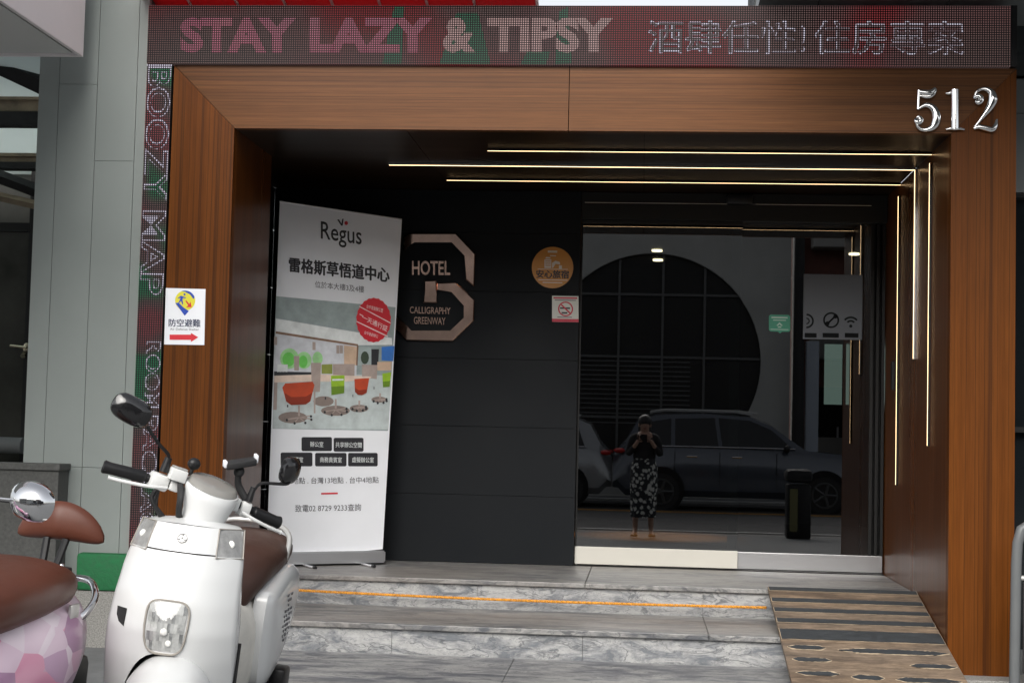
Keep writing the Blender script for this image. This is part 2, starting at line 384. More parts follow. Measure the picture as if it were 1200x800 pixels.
def glassy(name, tint=(1, 1, 1), ior=1.5, mul=1.0, rough=0.0):
    m = bpy.data.materials.new(name); m.use_nodes = True; nt = m.node_tree; N = nt.nodes.new; L = nt.links.new
    for n in list(nt.nodes):
        if n.type == 'BSDF_PRINCIPLED': nt.nodes.remove(n)
    out = nt.nodes['Material Output']; tr = N('ShaderNodeBsdfTransparent'); tr.inputs[0].default_value = (*tint, 1)
    gl = N('ShaderNodeBsdfGlossy'); gl.inputs['Roughness'].default_value = rough; gl.inputs[0].default_value = (1, 1, 1, 1)
    fr = N('ShaderNodeFresnel'); fr.inputs[0].default_value = ior
    mu = N('ShaderNodeMath'); mu.operation = 'MULTIPLY'; mu.inputs[1].default_value = mul; L(fr.outputs[0], mu.inputs[0])
    ge = N('ShaderNodeNewGeometry'); iv = N('ShaderNodeMath'); iv.operation = 'SUBTRACT'; iv.inputs[0].default_value = 1; L(ge.outputs['Backfacing'], iv.inputs[1])
    m2 = N('ShaderNodeMath'); m2.operation = 'MULTIPLY'; m2.use_clamp = True; L(mu.outputs[0], m2.inputs[0]); L(iv.outputs[0], m2.inputs[1])      # only the outer face mirrors
    mx = N('ShaderNodeMixShader'); L(m2.outputs[0], mx.inputs[0]); L(tr.outputs[0], mx.inputs[1]); L(gl.outputs[0], mx.inputs[2]); L(mx.outputs[0], out.inputs[0])
    return m
M_glass = glassy('dark_door_glass', (.33, .35, .34), 1.5, 4.3, .006)
M_overlap = mat('grey_pane_overlap', (.050, .056, .054), .4, spec=.3)  # opaque grey for the lighter band where the glass panes overlap
M_clear = glassy('clear_lens', (.95, .95, .95), 1.5, 1.6)
M_clear2 = glassy('clear_signal_lens', (.97, .97, .97), 1.25, 1.0)
M_frost = mat('frosted_canopy_glass', (.55, .60, .60), .3, trans=0, emit=(.60, .68, .66), es=.0, var=(.12, 5), world=True)

# ------------------------------------------------------------------ ground
def slope(y): return .018*y if y < 0 else 0
bm = BM()
flat_poly(bm, [(-60, .0, 0), (60, .0, 0), (60, -9.6, slope(-9.6)), (-60, -9.6, slope(-9.6))])
finish('sidewalk', bm, M_pave, kind='structure')
bm = BM(); flat_poly(bm, [(-60, 0, -.004), (60, 0, -.004), (60, 40, -.004), (-60, 40, -.004)]); finish('ground', bm, M_pave, kind='structure')
finish('kerb', bx(-60, 60, -9.75, -9.6, -.4, slope(-9.6)+.004, bev=.01), M_granite, kind='structure')
bm = BM(); flat_poly(bm, [(-60, -9.75, -.19), (60, -9.75, -.19), (60, -19.4, -.16), (-60, -19.4, -.16)]); finish('road', bm, M_road, kind='structure')
bm = BM()
for y0, y1 in ((-10.35, -10.47), (-14.75, -14.9)):
    flat_poly(bm, [(-40, y0, -.178), (40, y0, -.178), (40, y1, -.178), (-40, y1, -.178)])
finish('road_marking', bm, M_linew, kind='structure')
bm = BM()
for y0, y1 in ((-15.6, -15.72), (-15.84, -15.96)):
    flat_poly(bm, [(-40, y0, -.166), (40, y0, -.166), (40, y1, -.166), (-40, y1, -.166)])
finish('road_centre_line', bm, M_liney, kind='structure')
finish('far_kerb', bx(-60, 60, -19.6, -19.4, -.4, -.10, bev=.01), M_linew, kind='structure')
bm = BM(); flat_poly(bm, [(-60, -19.6, -.104), (60, -19.6, -.104), (60, -60, -.10), (-60, -60, -.10)]); finish('far_pavement', bm, M_pave, kind='structure')

# marble paving in front of the steps, slab by slab
pv = thing('marble_apron', 'grey veined marble paving slabs at the foot of the entrance steps', 'paving', (-.3, -.6, 0))
xs = [-2.1, -.62, .75]
for i in range(2):
    for j, (a, b) in enumerate(((.055, -.62), (-.626, -1.35))):
        bm = BM(); x0, x1 = xs[i]+.002, xs[i+1]-.002
        z = lambda y: slope(y)+.006
        rings(bm, [[(x0, a, z(a)-.03), (x1, a, z(a)-.03), (x1, b, z(b)-.03), (x0, b, z(b)-.03)], [(x0, a, z(a)), (x1, a, z(a)), (x1, b, z(b)), (x0, b, z(b))]])
        finish('slab', bm, M_marble_floor, pv)
bm = bx(1.50, 4, -.16, .1, -.1, .012, bev=.006); tag(finish('granite_kerb', bm, M_granite), 'strip of rough grey granite under the foot of the right wood column', 'kerb')

# ------------------------------------------------------------------ steps and platform
ZP = .316; ZT = .155
st = thing('entrance_steps', 'two grey marble entrance steps and the landing before the dark glass door', 'steps', (-.3, .6, 0))
XL, XR = -2.6, 1.505
cuts = [-2.13, -1.25, -.28, XR]
for a, b in zip(cuts, cuts[1:]):
    finish('riser_slab', bx(a+.001, b-.001, .085, .11, .0, ZT-.028), M_marble, st)
for a, b in zip([-2.13, .35], [.35, XR]):
    finish('tread_slab', bx(a+.001, b-.001, .065, .868, ZT-.028, ZT, bev=.004), M_marble_tread, st)
for a, b in zip([-2.13, -.9, .35], [-.9, .35, XR]):
    finish('riser_slab', bx(a+.001, b-.001, .870, .895, ZT-.002, ZP-.026), M_marble, st)
for a, b in zip([-2.45, -.3], [-.3, XR]):
    finish('landing_slab', bx(a+.001, b-.001, .850, 2.2, ZP-.026, ZP, bev=.004), M_marble_tread, st)
finish('step_core', bx(-2.12, XR-.01, .115, .865, -.02, ZT-.03), M_stone, st); finish('step_core', bx(-2.12, XR-.01, .90, 2.2, -.02, ZP-.03), M_stone, st)

# rope stretched in front of the upper riser
bm = BM(); n = 170; A, B = Vector((-2.10, .80, .236)), Vector((.69, .80, .222))
for ph in (0, math.pi):
    pts = []
    for i in range(n*3+1):
        t = i/(n*3); p = A.lerp(B, t); a = t*n*.62*2*math.pi+ph
        pts.append(p+Vector((0, math.cos(a)*.0045, math.sin(a)*.0045-.012*math.sin(math.pi*t))))
    tube(bm, pts, .0046, 5)
tag(finish('rope', bm, M_rope, smooth=60), 'thin orange and gold twisted cord stretched taut across the marble steps', 'rope')

# ramp
S = Vector((0, -1.62, -.335)).normalized()
RA = Vector((0, .852, ZP+.014))
def on_ramp(x, t, d=0): return Vector((x, RA.y, RA.z))+S*t+Vector((0, S.z*-1, 0)).normalized()*0+Vector((0, .2025, .979))*d if False else Vector((x, RA.y, RA.z))+S*t+Vector((0, S.z, -S.y)).normalized()*d
rp = thing('wooden_ramp', 'worn plywood ramp with dark grip strips laid over the steps beside the right column', 'ramp', (1.1, 0, .01))
x0, x1 = .70, 1.50
bm = BM(); T = 1.66
P = [on_ramp(x0, 0, -.02), on_ramp(x1, 0, -.02), on_ramp(x1, T, -.02), on_ramp(x0, T, -.02)]
Q = [on_ramp(x0, 0), on_ramp(x1, 0), on_ramp(x1, T), on_ramp(x0, T)]
rings(bm, [P, Q]); finish('plywood_board', bm, M_ply, rp)
def ragged(xa, xb, t0, t1, rough, d, taper=0.0):
    n = max(10, int((xb-xa)/.012)); top = []; bot = []; mid = (t0+t1)/2; w0 = w1 = 0
    for i in range(n+1):
        x = xa+(xb-xa)*i/n; w0 = w0*.6+random.uniform(-rough, rough); w1 = w1*.6+random.uniform(-rough, rough)
        e = 1 if not taper else min(1, .12+min(i, n-i)/n/taper*random.uniform(.7, 1.3))
        top.append((x, min(mid-.0006, mid+(t0-mid)*e+w0))); bot.append((x, max(mid+.0006, mid+(t1-mid)*e+w1)))
    return [on_ramp(x, t, d) for x, t in top]+[on_ramp(x, t, d) for x, t in reversed(bot)]
def ramp_t(py, px=985):                  # distance down the ramp of an image row
    n = Vector((0, S.z, -S.y)); p = on_plane((px, py), RA, n); return (p-RA).dot(S)
strips = [(689.5, 694, 0, 1, 0), (702.5, 707, 0, 1, .0006), (714, 718.5, 0, 1, .0008), (726, 731, 0, 1, .001), (738.5, 750.5, 0, 1, .002)]
for a, b, u0, u1, rg in strips:
    ta, tb = max(0.002, ramp_t(a)), ramp_t(b)
    bm = BM(); flat_poly(bm, ragged(x0+.002, x1-.002, ta-.003, tb+.003, .0012, .0012)); finish('glue_edge', bm, M_strip_edge, rp)
    bm = BM(); flat_poly(bm, ragged(x0+.004, x1-.004, ta, tb, .0008+rg*.6, .0026)); finish('grip_strip', bm, M_strip, rp)
worn = [(757.5, 762, .03, .27), (759, 764, .33, 1), (772, 776, .04, .28), (774.5, 779, .72, 1), (787.5, 792, .04, .30), (790, 795, .35, .55), (791, 796, .60, .98)]
for a, b, u0, u1 in worn:
    ta, tb = ramp_t(a), ramp_t(b); xa = x0+(x1-x0)*u0; xb = x0+(x1-x0)*u1-.012
    bm = BM(); flat_poly(bm, ragged(xa-.004, min(xb+.004, x1-.004), ta-.006, tb+.006, .0045, .0012, .16)); finish('glue_edge', bm, M_strip_edge, rp)
    bm = BM(); flat_poly(bm, ragged(xa, xb, ta, tb, .0035, .0026, .20)); finish('grip_strip', bm, M_strip, rp)

# ------------------------------------------------------------------ wood portal
ZC = 2.675; ZW = 3.003
po = thing('wood_portal', 'brown teak laminate portal framing the recessed hotel entrance', 'portal', (-.3, 0, 0))
XLo, XLi, XRi, XRo = -2.465, -2.135, 1.505, 1.82
def fr(a, b, d): return Vector((a, d, b))
prism(bm := BM(), [(XLo, 0), (XLi, 0), (XLi, ZC), (XLo, ZW)], fr, 0, .06); finish('column_panel', bm, M_wood_v, po)
prism(bm := BM(), [(XRi, .012), (XRo, .012), (XRo, ZW), (XRi, ZC)], fr, 0, .06); finish('column_panel', bm, M_wood_v, po)
jx = -.405
prism(bm := BM(), [(XLo+.003, ZW), (XLi+.002, ZC+.0), (jx-.002, ZC), (jx-.002, ZW)], fr, .001, .06); finish('beam_panel', bm, M_wood_h, po)
prism(bm := BM(), [(jx+.002, ZW), (jx+.002, ZC), (XRi-.002, ZC), (XRo-.003, ZW)], fr, .001, .06); finish('beam_panel', bm, M_wood_h, po)
finish('backing', bx(XLo+.01, XLi-.01, .03, .10, 0, ZC), M_gap, po)
finish('backing', bx(XLo+.01, XRo-.01, .062, .10, ZC+.02, ZW-.01), M_gap, po)
# raised veneer beads of the frame
for dx in (.088,):
    bm = bx(XLi-dx-.002, XLi-dx+.002, -.0015, .01, 0, ZC+dx); finish('veneer_bead', bm, M_wood_v, po)
# jambs and soffit
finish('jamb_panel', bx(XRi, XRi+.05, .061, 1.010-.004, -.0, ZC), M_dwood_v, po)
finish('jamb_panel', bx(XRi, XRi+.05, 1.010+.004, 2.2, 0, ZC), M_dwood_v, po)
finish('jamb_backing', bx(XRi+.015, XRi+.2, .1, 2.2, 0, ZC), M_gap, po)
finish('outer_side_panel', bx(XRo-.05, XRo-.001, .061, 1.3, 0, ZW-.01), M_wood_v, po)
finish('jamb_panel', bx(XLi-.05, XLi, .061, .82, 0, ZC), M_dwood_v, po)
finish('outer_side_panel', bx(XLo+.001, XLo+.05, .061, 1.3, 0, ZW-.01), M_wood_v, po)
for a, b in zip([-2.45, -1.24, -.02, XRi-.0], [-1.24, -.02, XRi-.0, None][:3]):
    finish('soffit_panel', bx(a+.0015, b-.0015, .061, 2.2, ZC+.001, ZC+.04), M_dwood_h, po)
finish('soffit_backing', bx(-2.45, XRi, .1, 2.2, ZC+.041, ZC+.08), M_gap, po)
finish('roof_deck', bx(XLo+.02, XRo-.02, .1, 2.3, ZW-.10, ZW-.03), M_soff, po)

# light strips
def lbar(orient, y, a, b, wide, lab):
    t = thing('linear_light', lab, 'light', ((a+b)/2, y, ZC-.001) if orient == 'c' else (XRi, y, a), 'linear lights of the entrance')
    if orient == 'c':
        finish('housing', bx(a, b, y-wide/2, y+wide/2, ZC-.012, ZC, bev=.001), M_alu if wide > .02 else M_black, t)
        finish('diffuser', bx(a+.002, b-.002, y-.0045, y+.0045, ZC-.0126, ZC-.0122), M_led_strip, t)
    else:
        finish('housing', bx(XRi-.012, XRi, y-wide/2, y+wide/2, a, b, bev=.001), M_alu if wide > .03 else M_black, t)
        yy = y-(wide/2-.005 if wide > .03 else 0)
        finish('diffuser', bx(XRi-.0126, XRi-.0122, yy-.0045, yy+.0045, a+.002, b-.002), M_led_strip, t)
lbar('c', .52, -.87, XRi, .012, 'front warm linear light of the three on the dark soffit')
lbar('c', 1.00, -1.49, XRi-.005, .03, 'middle and longest warm linear light on the dark soffit')
lbar('c', 1.52, -1.22, XRi, .012, 'rear warm linear light of the three, on the soffit close to the door')
lbar('j', .525, 1.12, 2.62, .012, 'upright warm linear light on the right jamb nearest the street')
lbar('j', 1.00, 1.60, ZC-.016, .055, 'short wide upright aluminium light on the right jamb between two thin ones')
lbar('j', 1.54, .885, 2.60, .012, 'upright warm linear light on the right jamb nearest the glass door')
tag(finish('card_reader', bx(XRi-.02, XRi-.001, 1.66, 1.72, 1.45, 1.62, bev=.004), M_black), 'small black reader box on the right jamb beside the door', 'reader')

# ------------------------------------------------------------------ dark wall
dw = thing('dark_wall', 'charcoal tiled wall behind the banner and the round hotel emblem', 'wall', (-1.4, 1.98, ZP))
zs = [ZP+.002, .742, 1.172, 1.60, 2.03, 2.40, ZC-.001]
for a, b in zip(zs, zs[1:]):
    for xa, xb in ((-2.39, -.414),):
        finish('tile', bx(xa+(.0012 if xa > -2 else 0), xb-.0012 if xb < -.5 else xb, 1.97, 2.0, a+.001, b-.001, bev=.0006), M_dark, dw)
finish('backing', bx(-2.39, -.420, 2.001, 2.06, ZP, ZC), M_gap, dw)
for a, b in zip(zs, zs[1:]):
    finish('tile', bx(-2.42, -2.39, .83, 1.97, a+.0018, b-.0018), M_dark, dw)

# ------------------------------------------------------------------ glass door
GX0, GX1, GXm0, GXm1 = -.412, 1.50, .545, .605
d1 = thing('sliding_door', 'left dark glass sliding door with a cream kick plate', 'door', (.1, 2.0, ZP))
finish('glass_pane', bx(GX0+.002, GXm1, 2.020, 2.028, .437, 2.480), M_glass, d1)
finish('kick_plate', bx(GX0+.002, GXm1, 2.006, 2.042, ZP+.012, .437, bev=.003), M_cream, d1)
finish('top_rail', bx(GX0+.002, GXm1, 2.010, 2.038, 2.480, 2.500), M_frame, d1)
finish('edge_seal', bx(GX0+.002, GX0+.012, 2.012, 2.036, .437, 2.479), M_frame, d1)
d2 = thing('glass_side_panel', 'right fixed dark glass pane with a brushed steel kick plate', 'door', (1.0, 2.06, ZP))
finish('glass_pane', bx(GXm0, GX1-.09, 2.060, 2.068, .430, 2.500), M_glass, d2)
finish('kick_plate', bx(GXm0, GX1-.002, 2.046, 2.082, ZP+.008, .430, bev=.003), M_steel, d2)
for a in (GX1-.09, GX1-.055, GX1-.02):
    finish('jamb_profile', bx(a, a+.018, 2.045, 2.085, .430, 2.501), M_frame, d2)
finish('jamb_infill', bx(GX1-.09, GX1-.002, 2.086, 2.10, .430, 2.501), M_gap, d2)
finish('overlap_strip', bx(GXm0-.004, GXm0+.052, 2.046, 2.0585, .437, 2.50), M_overlap, d1)
hd = thing('door_header', 'black sliding door header with a thin bar standing in for reflected soffit lights above the glass', 'door frame', (.5, 2.05, 2.6))
finish('header', bx(GX0, GX1, 1.990, 2.14, 2.502, ZC-.001, bev=.002), M_frame, hd)
finish('light_reflection_bar', bx(GX0+.02, GX1-.1, 1.986, 1.9895, 2.606, 2.609), M_alu, hd)  # thin metal bar drawn where the soffit lights reflect in the header
tag(finish('door_sensor', bx(.50, .66, 1.93, 1.989, 2.60, 2.66, bev=.012), M_black, smooth=True), 'black motion sensor box above the meeting edge of the glass door', 'sensor')
finish('door_track', bx(GX0, GX1, 2.0, 2.09, ZP, ZP+.006), M_frame, d2)

# ------------------------------------------------------------------ lobby behind the glass
lb = thing('lobby', 'unlit dark lobby room behind the glass door', 'room', (.5, 4, ZP))
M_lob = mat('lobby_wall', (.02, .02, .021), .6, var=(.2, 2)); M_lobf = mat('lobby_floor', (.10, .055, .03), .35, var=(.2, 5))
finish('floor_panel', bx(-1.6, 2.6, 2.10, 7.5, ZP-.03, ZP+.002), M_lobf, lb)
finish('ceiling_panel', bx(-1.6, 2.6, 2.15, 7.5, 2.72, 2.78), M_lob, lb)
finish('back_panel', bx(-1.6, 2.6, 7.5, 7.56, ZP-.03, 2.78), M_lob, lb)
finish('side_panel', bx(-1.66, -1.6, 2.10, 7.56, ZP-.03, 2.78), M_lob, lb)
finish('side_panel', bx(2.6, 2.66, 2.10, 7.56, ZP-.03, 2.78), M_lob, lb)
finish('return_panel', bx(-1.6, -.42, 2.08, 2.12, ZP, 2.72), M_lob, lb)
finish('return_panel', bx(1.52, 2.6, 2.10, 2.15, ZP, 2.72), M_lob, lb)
def at_y(px, py, Y): return on_y((px, py), Y)
p = at_y(757, 627, 0); 
M_down = mat('downlight_glow', (1, .8, .5), .4, emit=(1, .80, .50), es=9)
for k, (px, py) in enumerate(((770, 294), (771, 305), (1001, 298))):
    d = ray(px, py); q = CAM+d*((2.71-CAM.z)/d.z)
    if q.y > 7.3 or q.y < 2.3: q.y = 7.0; q = Vector((q.x*.5, 6.6-.3*k, 2.71))
    bm = BM(); cyl(bm, (q.x, q.y, 2.705), (q.x, q.y, 2.719), .045)
    o = finish('downlight', bm, M_down)
    tag(o, ['small warm downlight, upper of the two seen in the left glass door', 'small warm downlight, lower of the two seen in the left glass door', 'small warm downlight seen through the right glass pane'][k], 'light', 'lobby downlights')
d = ray(757, 628); q = CAM+d*((ZP-CAM.z)/d.z)
sp = bpy.data.lights.new('lobby_spot', 'SPOT'); sp.energy = 900; sp.spot_size = R(38); sp.spot_blend = .9; sp.color = (1, .62, .25); sp.shadow_soft_size = .04
so = bpy.data.objects.new('lobby_spot', sp); COL.objects.link(so); so.location = (q.x+.1, q.y, 2.68)
# panel with icons hanging inside and a bright door slot behind it
def icon_panel():
    Y = 2.044
    A, B, C = on_y((942, 321), Y), on_y((1011, 322), Y), on_y((942, 397), Y)
    t = thing('icon_board', 'grey board with round, call and wifi icons fixed on the right glass pane', 'sign', (B+C)/2)
    mg = mat('grey_board', (.070, .080, .098), .45); mi = mat('board_icon', (.008, .009, .010), .8, spec=.1)
    bm = BM(); box(bm, A.x, B.x, Y, Y+.006, C.z, A.z); finish('board', bm, mg, t)
    def ring2(cx, cy, r0, r1, a0=0, a1=360, n=24):
        bm = BM(); c = on_y((cx, cy), Y-.002); k = 9.9/F_PX
        I = []; O = []
        for i in range(n+1):
            a = R(a0+(a1-a0)*i/n); I.append(c+Vector((math.cos(a)*r0*k, 0, math.sin(a)*r0*k))); O.append(c+Vector((math.cos(a)*r1*k, 0, math.sin(a)*r1*k)))
        vi = [bm.verts.new(x) for x in I]; vo = [bm.verts.new(x) for x in O]
        for i in range(n): bm.faces.new((vi[i], vi[i+1], vo[i+1], vo[i]))
        return finish('icon', bm, mi, t)
    ring2(945, 376, 6.5, 8.5, -90, 90); ring2(945, 376, 2.5, 3.8, -90, 90)
    ring2(974, 375, 7.2, 9.2)
    bm = BM(); tube(bm, [on_y((969, 380), Y-.003), on_y((979, 370), Y-.003)], .006, 6); ellipsoid(bm, on_y((969.5, 379), Y-.002), .014, .003, .014, seg=10, rg=6); ellipsoid(bm, on_y((979, 370.5), Y-.002), .014, .003, .014, seg=10, rg=6); finish('icon', bm, mi, t)
    ring2(997, 381, 8, 10.2, 40, 140); ring2(997, 381, 4, 6, 40, 140); ring2(997, 382, 0.1, 1.8)
    for xa, xb in ((943, 957), (964, 983), (990, 1006)):
        P = [on_y(q, Y-.002) for q in ((xa, 390), (xb, 390.3), (xb, 395.5), (xa, 395.2))]; bm = BM(); flat_poly(bm, P); finish('caption_bar', bm, mi, t)
    mb = mat('bright_slot', (.5, .6, .55), .5, emit=(.42, .55, .50), es=.65)
    t2 = thing('lit_slot', 'pale lit glass slot standing under the icon board', 'window', on_y((977, 474), 3.0))
    for xa, xb in ((966.5, 986.5), (992, 995)):
        a = on_y((xa, 403), 3.0); b = on_y((xb, 474), 3.0); finish('slot_pane', bx(a.x, b.x, 3.0, 3.01, b.z, a.z), mb, t2)
icon_panel()
# green sticker
A, B, C = on_y((901, 368.5), 2.054), on_y((926, 369), 2.054), on_y((901, 389.5), 2.054)
t = thing('green_sticker', 'small green square sticker with a white arrow on the right glass pane', 'sticker', C)
mgr = mat('green_sticker_film', (.035, .25, .16), .5); mwh = mat('sticker_white', (.35, .50, .44), .5)
f = aff(A, B, C); 
prism(bm := BM(), [(.08, 0), (.92, 0), (1, .08), (1, .86), (.92, .94), (.62, .94), (.52, 1.04), (.42, .94), (.08, .94), (0, .86), (0, .08)], lambda a, b, d: f(a, b, d), 0, .002); finish('film', bm, mgr, t)
f = aff(A, B, C, off=.003)
for q in ([(.12, .12), (.88, .12), (.88, .2), (.12, .2)], [(.2, .28), (.8, .28), (.8, .33), (.2, .33)], [(.35, .60), (.5, .42), (.65, .60), (.58, .62), (.5, .52), (.42, .62)], [(.42, .65), (.58, .65), (.58, .72), (.42, .72)], [(.08, .80), (.92, .80), (.92, .84), (.08, .84)]):
    bm = BM(); flat_poly(bm, [f(*x) for x in q]); finish('print', bm, mwh, t)

# ------------------------------------------------------------------ stickers on the dark wall
c = on_y((647.5, 313.5), 1.968); rr = .1315
t = thing('round_sticker', 'orange round safe lodging sticker on the charcoal wall left of the glass door', 'sticker', c-Vector((0, 0, rr)))
mo = mat('orange_film', (.52, .22, .035), .4, var=(.05, 12)); mow = mat('pale_print', (.60, .55, .48), .5)
bm = BM(); cyl(bm, c, c+Vector((0, -.002, 0)), rr, seg=48); finish('film', bm, mo, t)
def wp(px, py, Y=1.9645): return on_y((px, py), Y)
bm = BM(); text_into(bm, '安心旅宿', aff(wp(628.5, 316.3), wp(666.5, 317), wp(628.5, 325.6)), bold=.08); finish('lettering', bm, M_ink, t)
for q in ([(638, 304), (646, 304), (646, 314), (638, 314)], [(647, 308), (651, 305.5), (656, 307), (656.5, 310), (651, 309), (648, 314), (647, 314)], [(655, 311), (658.5, 311), (658.5, 315), (655, 315)], [(640, 301), (645, 301.5), (645, 303), (639, 303)],
          [(630, 314.9), (665.5, 315.3), (665.5, 315.9), (630, 315.5)], [(631, 327.3), (665, 328), (665, 328.8), (631, 328.1)], [(636, 330.3), (659, 330.8), (659, 331.8), (636, 331.3)], [(642, 293.5), (653, 293.7), (653, 296.2), (642, 296)], [(644.5, 299), (651.5, 299.2), (651.5, 300.4), (644.5, 300.2)]):
    bm = BM(); flat_poly(bm, [wp(*x) for x in q]); finish('print', bm, mow, t)
bm = BM()
for y in (305.5, 308, 310.5): flat_poly(bm, [wp(639, y, 1.9635), wp(645.2, y, 1.9635), wp(645.2, y+1, 1.9635), wp(639, y+1, 1.9635)])
finish('window_print', bm, mo, t)

A, B, C = wp(647, 346.5, 1.968), wp(678, 347, 1.968), wp(647, 377, 1.968)
t = thing('no_smoking_sign', 'small white no smoking sign with a red foot strip on the charcoal wall', 'sign', C)
msw = mat('sign_white', (.55, .56, .52), .45); f = aff(A, B, C)
prism(bm := BM(), [(0, 0), (1, 0), (1, 1), (0, 1)], lambda a, b, d: f(a, b, d), 0, .003); finish('plate', bm, msw, t)
f = aff(A, B, C, off=.004); msr = mat('sign_red', (.50, .02, .05), .45)
for q, mm in (([(0, .88), (1, .88), (1, 1), (0, 1)], msr), ([(.05, .05), (.95, .05), (.95, .11), (.05, .11)], msr), ([(.1, .15), (.9, .15), (.9, .18), (.1, .18)], M_ink_grey), ([(.2, .80), (.75, .80), (.75, .83), (.2, .83)], M_ink_grey),
              ([(.30, .44), (.68, .44), (.68, .50), (.30, .50)], M_ink), ([(.36, .62), (.58, .62), (.58, .68), (.36, .68)], M_ink)):
    bm = BM(); flat_poly(bm, [f(*x) for x in q]); finish('print', bm, mm, t)
f2 = aff(A, B, C, off=.005); cc = (.51, .50)
bm = BM(); n = 32; vi = [bm.verts.new(f2(cc[0]+math.cos(i*2*math.pi/n)*.235, cc[1]+math.sin(i*2*math.pi/n)*.235)) for i in range(n)]; vo = [bm.verts.new(f2(cc[0]+math.cos(i*2*math.pi/n)*.285, cc[1]+math.sin(i*2*math.pi/n)*.285)) for i in range(n)]
for i in range(n): bm.faces.new((vi[i], vi[(i+1) % n], vo[(i+1) % n], vo[i]))
flat_poly(bm, [f2(.33, .36), (f2(.37, .32)), f2(.70, .64), f2(.66, .68)]); finish('prohibition_ring', bm, msr, t)

# ------------------------------------------------------------------ hotel emblem
def em(x, y, Y=1.955): return on_y((465+x/5.714, 265+y/5.714), Y)
t = thing('hotel_emblem', 'rose gold broken octagon hotel emblem with metal letters on the charcoal wall', 'sign', em(240, 768))
up = [(45, 165), (45, 75), (75, 48), (395, 48), (525, 185), (518, 405), (460, 355), (460, 195), (370, 102), (115, 102)]
lo = [(265, 380), (395, 375), (520, 492), (515, 632), (375, 768), (60, 765), (-45, 655), (-45, 590), (10, 605), (95, 705), (360, 705), (455, 615), (455, 530), (370, 435), (265, 430)]
ky = [(185, 365), (264, 362), (268, 430), (260, 452), (272, 512), (175, 512), (195, 452), (184, 430)]
for nm, pl, dd in (('upper_band', up, .026), ('lower_band', lo, .026), ('key_block', ky, .034)):
    bm = BM(); prism(bm, pl, lambda a, b, d: em(a, b, d), 1.969, 1.969-dd)
    bmesh.ops.bevel(bm, geom=[e for e in bm.edges if all(abs(v.co.y-(1.969-dd)) < 1e-5 for v in e.verts)], offset=.006, segments=1, affect='EDGES')
    finish(nm, bm, M_rose, t)
for s, a, b, c_, bo in (('HOTEL', (103, 232), (358, 234), (103, 328), .02), ('CALLIGRAPHY', (88, 538), (362, 545), (88, 584), .015), ('GREENWAY', (115, 606), (328, 612), (115, 655), .015)):
    bm = BM(); g = aff(em(*a, 1.964), em(*b, 1.964), em(*c_, 1.964)); text_into(bm, s, lambda u, v, d: g(u, v, d*.05+.004), bold=bo, extrude=.1); finish('lettering', bm, M_rose, t)

# ------------------------------------------------------------------ house number
def tubes_digit(k, paths):
    A, W, Hh = Vector((on_y(k[0], 0).x, 0, on_y(k[0], 0).z)), k[1], k[2]
    bm = BM()
    for pts, rad in paths:
        P = smooth_path([(A.x+x/60*W, -.018, A.z+y/100*Hh) for x, y in pts], 6) if len(pts) > 2 else [Vector((A.x+x/60*W, -.018, A.z+y/100*Hh)) for x, y in pts]
        rr = smooth_vals(rad, 6) if len(pts) > 2 else list(rad)
        rr = [max(.0018, q/100*Hh*1.12) for q in rr]
        tube(bm, P, rr, 12, flat=.75)
    return bm
t = thing('house_number', 'polished chrome house number 512 on the upper right of the wood portal', 'house number', (1.52, 0, 2.69))
five = [([(6, 30), (8, 22), (14, 20), (18, 25), (14, 32), (8, 31)], (2, 6, 6, 6, 4, 2)), ([(8, 24), (12, 8), (28, 2), (46, 10), (53, 30), (46, 52), (30, 60), (16, 54), (11, 50)], (3, 3.5, 4.5, 8, 10, 8, 5, 3, 2.5)),
        ([(11, 50), (13, 95)], (2.6, 3)), ([(12, 92), (22, 90), (38, 89), (50, 99), (46, 88), (34, 80), (14, 82)], (4, 6, 7, 3, 5, 5, 2))]
one = [([(31, 3), (31, 97)], (9, 9)), ([(9, 2), (20, 4), (31, 4), (44, 4), (55, 2)], (2.2, 3, 4, 3, 2.2)), ([(8, 88), (18, 89), (30, 97)], (2, 4, 4))]
two = [([(10, 70), (16, 66), (22, 71), (20, 79), (12, 80), (8, 74)], (3, 6, 6, 6, 5, 3)), ([(8, 76), (13, 91), (28, 98), (43, 91), (48, 75), (41, 55), (24, 30), (8, 7)], (3, 3.2, 4, 7.5, 10, 8, 4, 2.5)), ([(7, 5), (18, 9), (32, 6), (46, 3), (53, 10), (57, 27)], (3, 5, 6, 6, 5, 2))]
for (bl, wpx, hpx), pp in ((((1069, 154), 30, 49), five), (((1103.5, 153.5), 27, 48), one), (((1136.5, 154), 31, 49), two)):
    k = 8.0/F_PX; finish('digit', tubes_digit((bl, wpx*k*.99, hpx*k), pp), M_chrome_b, t, smooth=70)

